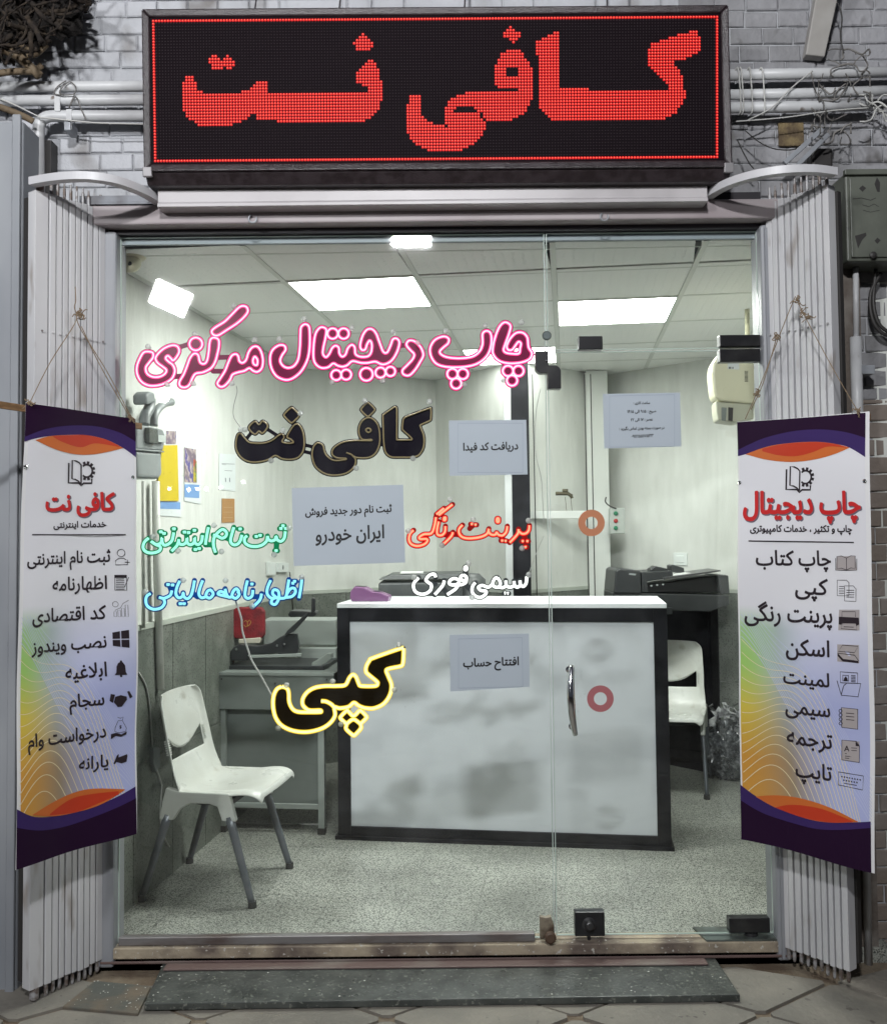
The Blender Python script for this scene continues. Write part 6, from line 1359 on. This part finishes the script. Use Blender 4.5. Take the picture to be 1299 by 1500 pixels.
# air conditioner, end on, fixed to the right wall
M_cream = mat("cream_plastic", (.62, .60, .44), .35, c2=(.57, .55, .40), scale=3)
YA = 4.15; ac = thing("air_conditioner", onY(1080, 600, YA), "cream wall air conditioner seen end on below the black hinge plates", "air conditioner")
z3 = Z(790, 310, 3.8206)
MB().prism([onY(x, y, YA) for x, y in z3((1005, 790), (970, 850), (965, 900), (975, 1000), (985, 1040), (1020, 1060), (1140, 1072), (1330, 1085), (1330, 790))], dv * .16).build("case", M_cream, ac, bevel=.012, seg=3)
MB().prism([onY(x, y, YA + .012) for x, y in z3((988, 1058), (1020, 1066), (1200, 1076), (1200, 1160), (1100, 1180), (1000, 1165), (992, 1120))], dv * .14).build("air_outlet", mat("outlet_plastic", (.42, .42, .33), .4), ac, bevel=.006)
for x0, x1, m_ in ((1058, 1085, M_dark), (1020, 1048, M_sheet)): MB().prism([onY(x, y, YA + .008) for x, y in z3((x0, 1095), (x1, 1097), (x1 - 4, 1172), (x0, 1168))], (0, .004, 0)).build("vane", m_, ac)
fa_ = lambda x, y: onY(x, y, YA - .001)
MB().add([fa_(*p) for p in z3((1055, 843), (1118, 845), (1118, 885), (1052, 880))], [(0, 1, 2, 3)]).build("label_sticker", mat("sticker_white", (.55, .58, .58), .5), ac)
mb = MB()
for k in range(9): mb.add([onY(x, y, YA - .0015) for x, y in z3((1148, 892 + k * 7), (1168, 892 + k * 7), (1168, 895 + k * 7), (1148, 895 + k * 7))], [(0, 1, 2, 3)])
for x in (1060, 1068, 1080): mb.add([onY(a, y, YA - .0015) for a, y in z3((x, 868), (x + 5, 868), (x + 5, 880), (x, 880))], [(0, 1, 2, 3)])
mb.build("printed_codes", M_ink, ac)
MB().tube([onY(x, y, YA - .001) for x, y in z3((1030, 1005), (1035, 985), (1045, 980))], .002, 6).build("latch", M_cream, ac)
tag(MB().tube([onY(1094, 445, 4.6), onY(1095, 520, 4.6), onY(1097, 640, 4.6)], .012, 10).build("cable_duct", M_cream, smooth=True), "thin cream duct running down beside the air conditioner", "duct")
q = onY(1088, 432, 4.9); r = thing("wall_fan_cover", q, "round cream vent cover high on the right wall near the ceiling", "vent cover"); MB().lathe(q, -rv, [(.085, -.03), (.085, 0), (.07, .02), (.05, .028), (0, .03)], 28).build("cover", M_cream, r, smooth=True)

# security camera
q = onY(190, 388, 3.62); r = thing("security_camera", q + Vector((0, 0, .05)), "cream dome security camera under the ceiling at the top left corner of the glass", "camera")
MB().lathe(q + Vector((.012, 0, .052)), (0, 0, -1), [(.055, 0), (.055, .02), (.045, .03)], 24).build("base", M_cream, r, smooth=True)
MB().lathe(q + Vector((0.0, -.01, .01)), Vector((-.1, -1, -.25)), [(.040, -.03), (.042, 0), (.036, .02), (.02, .028), (0, .03)], 24).build("head", M_cream, r, smooth=True)
for dx, dz in ((-.004, .008), (-.018, -.012), (.014, -.012)): MB().lathe(q + Vector((dx, -.034, .008 + dz)), Vector((-.1, -1, -.25)), [(.0085, -.004), (.0085, .003), (0, .004)], 14).build("lens", M_dark, r)

# white corner post, dark door post, rail, button box, valve, wires
def stick(name, lab, cat, px0, px1, py0, py1, Y, dep, m, bev=.003):
    a = onY(px0, py1, Y); b_ = onY(px1, py0, Y); o = MB().box((a.x, Y, max(0, a.z)), (b_.x, Y + dep, min(CEIL - .004, b_.z))).build(name, m, bevel=bev); return tag(o, lab, cat)
M_post = mat("white_post", (.58, .60, .57), .4)
stick("corner_post", "tall white post in the corner right of the green button box wall", "post", 868, 887, 400, 1130, 6.30, .08, M_post)
stick("door_post", "tall black door post behind the end of the pink and red words", "post", 757, 772, 400, 1200, 5.86, .06, M_blk)
stick("white_trim", "narrow white trim strip left of the black door post", "trim", 746, 756.5, 400, 1200, 5.87, .04, mat("trim_white", (.50, .52, .52), .35))
stick("cable_trunking", "pale horizontal trunking behind the orange ring", "trunking", 774, 868, 748, 760, 6.02, .04, M_post)
for x, lab in ((784, "thin dark vertical line wire beside the black door post"), (860, "thin dark wire left of the white corner post"), (869, "thin dark wire along the white corner post")):
    tag(MB().tube([onY(x - 4, 548, 5.98), onY(x + 3, 885, 5.98)], .0035, 6).build("wire", M_dark), lab, "wire")
bx = thing("switch_box", onY(903, 762, 6.1), "grey push button box with green and red buttons on the papered wall", "switch box")
a_, b_ = onY(894, 782, 6.10), onY(915, 744, 6.10); MB().box((a_.x, 6.10, a_.z), (b_.x, 6.16, b_.z)).build("case", mat("box_grey", (.36, .39, .36), .4), bx, bevel=.005)
for y, m_ in ((752, mat("green_button", (.02, .16, .08), .3)), (763, mat("red_button", (.30, .02, .02), .3)), (773.5, MATS["green_button"])): MB().lathe(onY(902, y, 6.10), (0, -1, 0), [(.014, 0), (.014, .006), (.010, .012), (0, .013)], 14).build("button", m_, bx)
tag(MB().tube(cr([onY(x, y, 6.09) for x, y in ((903, 745), (893, 741), (887, 735), (888, 728))], False, 5), .004, 6).build("wire", M_dark), "dark wire curling out of the push button box", "wire")
vv = thing("gas_valve", onY(828, 725, 5.95), "old brass valve with hanging wires on the papered wall left of the orange ring", "valve")
M_brass = mat("old_brass", (.10, .09, .06), .4, .7); q = lambda x, y: onY(x, y, 5.97)
MB().tube([q(814, 723), q(832, 723), q(838, 727)], .012, 10).build("body", M_brass, vv); MB().tube([q(824, 719), q(832, 719)], .012, 10).build("lever", M_brass, vv); MB().tube([q(836, 724), q(838, 730)], .010, 10).build("spout", M_brass, vv)
for x in (829, 837): MB().tube([q(x - 1, 728), q(x + 1, 748)], .0018, 5).build("wire", M_brass, vv)
a_ = wallhit(999, 0); a_ = a_ + nrm * .001; zz = onY(999, 819, a_.y).z
sw = thing("light_switch", a_ + Vector((0, 0, zz)), "small white wall switch above the copier", "switch")
def onwall(p, q_, t0, t1, z0, z1, dn, th, name, m, par): MB().hexa([p + q_ * t0 + Vector((0, 0, z0)), p + q_ * t1 + Vector((0, 0, z0)), p + q_ * t1 + Vector((0, 0, z1)), p + q_ * t0 + Vector((0, 0, z1))], dn * th).build(name, m, par, bevel=.002)
onwall(a_, d, -.05, .05, zz - .04, zz + .04, nrm, .008, "plate", mat("switch_white", (.68, .72, .70), .35), sw); onwall(a_ + nrm * .008, d, -.03, .03, zz - .022, zz + .022, nrm, .004, "rocker", MATS["switch_white"], sw)

# things on the left side wall
lwn = WN[0][0]; lwd = WN[0][1]                     # outward normal, direction into the room
LP0 = plan[0]
def onL(x, y, off=.001):
    n = -lwn; return onP(x, y, LP0 + n * off, n)
def wsheet(label, cat, name, pts, m, off=.002, extra=None):
    r = thing(name, onL(*pts[0], off), label, cat); MB().hexa([onL(x, y, off) for x, y in pts], -lwn * .0012).build("sheet", m, r)
    if extra:
        for nm, q, m_ in extra: MB().add([onL(x, y, off + .0016) for x, y in q], [tuple(range(len(q)))]).build(nm, m_, r)
    return r
M_wp = mat("poster_white", (.62, .66, .66), .5); M_sky = mat("poster_blue", (.16, .30, .55), .5); M_yel = mat("yellow_sheet", (.55, .42, .01), .55); M_grey = mat("poster_photo", (.16, .12, .16), .5, c2=(.5, .42, .38), scale=26, lo=.4, hi=.6, c3=(.1, .08, .25), scale3=30, lo3=.55, hi3=.6)
M_rain = mat("poster_colours", (.45, .08, .05), .5, c2=(.05, .25, .12), scale=22, lo=.4, hi=.6, c3=(.5, .4, .03), scale3=30, lo3=.5, hi3=.6)
z4 = Z(180, 560, 4.996)
wsheet("white calendar poster partly covered by a yellow sheet on the left wall", "poster", "wall_poster", z4((265, 350), (435, 355), (430, 985), (255, 975)), M_wp, .002,
       [("picture", z4((320, 355), (395, 358), (393, 455), (318, 452)), M_grey), ("caption_band", z4((268, 872), (425, 878), (425, 930), (268, 925)), M_sky)])
wsheet("large plain yellow sheet hanging over the calendar poster on the left wall", "sheet", "yellow_sheet", z4((292, 462), (402, 458), (412, 868), (245, 868)), M_yel, .008)
wsheet("narrow colourful poster with a blue foot right of the yellow sheet", "poster", "wall_poster", z4((455, 470), (570, 490), (572, 892), (452, 868)), M_wp, .002,
       [("picture", z4((455, 476), (540, 490), (540, 740), (455, 730)), M_grey), ("colour_strip", z4((520, 560), (545, 575), (545, 735), (520, 728)), M_rain), ("caption_band", z4((455, 745), (565, 750), (563, 848), (455, 842)), M_sky)])
mb = MB()
r = wsheet("small white printed paper on the left wall above the orange card", "notice", "wall_notice", z4((708, 520), (828, 530), (826, 798), (704, 785)), M_wp, .002)
for y, x0, x1, w_ in ((595, 728, 822, .8), (645, 748, 805, .7), (600, 728, 760, .5)): ribbon(mb, z4((x0, y), (x1, y + 4)), w_, lambda a, b_: onL(a, b_, .004))
for x in (755, 785): ribbon(mb, z4((x, 700), (x + 1, 730)), 1.4, lambda a, b_: onL(a, b_, .004))
mb.build("printed_lines", mat("faint_ink", (.2, .22, .24), .6), r)
mb = MB(); r = wsheet("small orange brown card on the left wall below the white printed paper", "card", "wall_card", z4((728, 850), (820, 852), (820, 1026), (727, 1028)), mat("orange_card", (.38, .20, .07), .55), .002)
for y in (915, 950, 990): ribbon(mb, z4((740, y), (808, y)), .5, lambda a, b_: onL(a, b_, .004))
mb.build("printed_lines", mat("pale_ink", (.5, .36, .2), .6), r)
# gas meter and its pipe
M_gm = mat("meter_grey", (.20, .22, .22), .4, c2=(.26, .28, .28), scale=4)
r = thing("gas_meter", onL(225, 700, .06), "grey gas meter on the left wall beside the yellow sheet", "gas meter")
qq = lambda x, y, o=.03: onL(x, y, o)
def wprism(name, pts, o0, th, m, par, bev=.008): MB().prism([onL(x, y, o0) for x, y in pts], lwn * th).build(name, m, par, bevel=bev, seg=3)
wprism("upper_case", z4((110, 310), (200, 320), (300, 345), (320, 400), (300, 500), (110, 490)), .125, .11, M_gm, r)
wprism("lower_case", z4((105, 498), (290, 510), (295, 680), (270, 710), (110, 700)), .13, .12, M_gm, r, .014)
wprism("seam_flange", z4((100, 485), (310, 502), (308, 514), (100, 498)), .137, .13, M_gm, r, .003)
wprism("dial_window", z4((200, 330), (262, 345), (262, 452), (200, 440)), .145, .02, mat("dial_dark", (.08, .09, .08), .25), r, .003)
wprism("counter_plate", z4((265, 385), (320, 392), (320, 440), (265, 438)), .142, .016, mat("counter_plate", (.5, .54, .52), .35), r, .002)
MB().tube(cr([onL(x, y, .07) for x, y in z4((160, 310), (170, 240), (200, 180), (205, 120))], False, 5), .022, 12).build("inlet_pipe", M_gm, r, smooth=True)
MB().tube(cr([onL(x, y, .07) for x, y in z4((230, 320), (240, 230), (300, 160), (360, 145))], False, 5), .017, 12).build("outlet_pipe", M_gm, r, smooth=True)
wprism("regulator", z4((175, 90), (200, 65), (240, 75), (245, 150), (180, 165)), .10, .06, M_gm, r, .01)
tag(MB().tube([onL(229, 705, .03), onL(231, 830, .03), onL(236, 1010, .03)], .017, 12).build("wall_pipe", mat("cream_pipe", (.55, .56, .52), .4), smooth=True), "upright cream pipe on the left wall under the gas meter", "pipe")
tag(MB().tube([onL(211, 705, .03), onL(211, 920, .03)], .008, 10).build("wall_pipe", MATS["cream_pipe"], smooth=True), "slim cream pipe close beside the banner under the gas meter", "pipe")
tag(MB().tube(cr([onL(x, y, .02) for x, y in ((204, 985), (216, 1010), (222, 1060), (226, 1110), (238, 1150))], False, 6) + cr([onL(238, 1150, .02), onL(236, 1200, .02), onL(246, 1236, .03), onZ(262, 1247, .006), onZ(285, 1241, .006), onZ(300, 1232, .006), onZ(316, 1207, .006), onZ(400, 1207, .006), onZ(480, 1208, .006)], False, 6), .004, 6).build("cable", M_cord, smooth=True), "white cable sagging down the left wall and along the floor behind the chair", "cable")
wprism_o = thing("cable_connector", onL(231, 1130, .03), "small grey plug hanging on the left wall behind the chair back", "plug"); wprism("plug_body", [(226, 1095), (235, 1095), (236, 1120), (230, 1132), (226, 1118)], .035, .03, M_gm, wprism_o, .004)
so = thing("wall_socket", onL(403, 835, .01), "pair of white wall sockets under the large grey notice", "socket")
for q in (z4((1065, 1000), (1065, 1000)),): pass
zD = Z(200, 750, 4.996)
for nm, q in (("outlet_plate", zD((972, 365), (1025, 368), (1025, 462), (975, 465))), ("plug_adapter", zD((1038, 370), (1118, 372), (1118, 440), (1040, 440)))): wprism(nm, q, .02, .018, MATS["switch_white"], so, .002)
MB().lathe(onL(*zD((1075, 405))[0], .021), -lwn, [(.014, 0), (.014, .002), (0, .003)], 14).build("outlet_hole", M_gp2, so)
tag(MB().tube([onL(425, 838, .02), onL(428, 870, .02), onL(430, 898, .03)], .0035, 6).build("cable", M_dark, smooth=True), "black cable dropping from the wall socket to the guillotine", "cable")

# ------------------------------------------------------------------ light from the street: the floodlights mirrored in the glass
def mirrored(px, py, y):                        # real position of a thing whose reflection shows at this pixel
    p = onY(px, py, 2 * GY - y); return Vector((p.x, y, p.z))
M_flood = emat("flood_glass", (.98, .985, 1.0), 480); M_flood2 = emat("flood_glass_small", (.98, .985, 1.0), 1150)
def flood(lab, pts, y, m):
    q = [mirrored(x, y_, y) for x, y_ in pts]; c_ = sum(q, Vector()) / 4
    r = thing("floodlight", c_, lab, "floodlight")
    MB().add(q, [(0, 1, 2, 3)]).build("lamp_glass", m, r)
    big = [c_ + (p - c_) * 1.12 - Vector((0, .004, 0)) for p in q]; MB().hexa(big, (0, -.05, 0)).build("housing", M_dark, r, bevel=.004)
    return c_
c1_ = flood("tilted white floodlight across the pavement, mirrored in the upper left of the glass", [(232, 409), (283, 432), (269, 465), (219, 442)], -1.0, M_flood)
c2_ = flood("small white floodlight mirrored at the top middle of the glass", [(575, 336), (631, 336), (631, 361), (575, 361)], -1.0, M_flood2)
po = thing("lamp_post", (c1_.x, -1.2, PZ), "dark steel post and arm carrying the two floodlights", "post")
MB().tube([(c1_.x, -1.25, PZ), (c1_.x, -1.25, 4.1)], .04, 12).build("pole", M_dark, po); MB().tube([(c1_.x - .1, -1.25, 4.05), (c2_.x + .1, -1.25, 4.05)], .025, 10).build("arm", M_dark, po)
for c_ in (c1_, c2_): MB().tube([c_ + Vector((0, -.04, 0)), Vector((c_.x, -1.25, 4.05))], .012, 8).build("bracket", M_dark, po)

def ball(name, lab, cat, grp, px, py, y, rp, m):
    c_ = mirrored(px, py, y); bm = bmesh.new(); bmesh.ops.create_icosphere(bm, subdivisions=2, radius=rp * (2 * GY - y) / F)
    me = bpy.data.meshes.new(name); bm.to_mesh(me); bm.free(); me.materials.append(m); o = bpy.data.objects.new(name, me); COL.objects.link(o); o.location = c_; tag(o, lab, cat, grp); return c_
M_bulb = emat("bulb_glow", (1.0, .99, .96), 60)
a_ = ball("street_bulb", "round white street bulb mirrored beside the gas meter, the brighter left one", "bulb", "round bulbs across the street", 240, 582, -3.5, 8.5, M_bulb)
b_ = ball("street_bulb", "round white street bulb mirrored beside the gas meter, the right one", "bulb", "round bulbs across the street", 271, 591, -3.5, 7.5, M_bulb)
for i, (x, y) in enumerate(((249, 716), (265, 716), (277, 717), (290, 716), (303, 716), (324, 714), (357, 706))):
    ball("string_bulb", ["first tiny bulb", "second tiny bulb", "third tiny bulb", "fourth tiny bulb", "fifth tiny bulb", "sixth tiny bulb", "last tiny bulb"][i] + " from the left in the mirrored row low over the street", "bulb", "tiny bulbs strung across the street", x, y, -3.5, 2.4, M_bulb)
tag(MB().tube([mirrored(x, y, -3.52) + Vector((0, 0, .03)) for x, y in ((200, 714), (249, 713), (303, 713), (357, 703), (420, 690))], .004, 5).build("string_cable", M_dark), "thin cable carrying the mirrored row of tiny bulbs", "cable")
MB().tube([a_ + Vector((0, -.03, -.05)), Vector((a_.x, a_.y - .03, PZ))], .03, 8).build("pole", M_dark, thing("bulb_post", (a_.x, a_.y, PZ), "dark post across the street carrying the two round bulbs", "post"))
MB().tube([a_ + Vector((0, -.03, -.05)), b_ + Vector((0, -.03, -.05))], .015, 8).build("arm", M_dark, bpy.context.scene.objects["bulb_post"])

w = bpy.data.worlds.new("World"); SC.world = w; w.use_nodes = True
bg = w.node_tree.nodes["Background"]; bg.inputs[0].default_value = (.30, .33, .42, 1); bg.inputs[1].default_value = .12
vs_ = SC.view_settings; vs_.view_transform = 'Standard'; vs_.look = 'None'; vs_.gamma = 1; vs_.exposure = 0
SC.cycles.use_denoising = True; SC.cycles.sample_clamp_indirect = 6; SC.cycles.max_bounces = 8; SC.cycles.transparent_max_bounces = 16
SC.cycles.caustics_reflective = False; SC.cycles.caustics_refractive = False
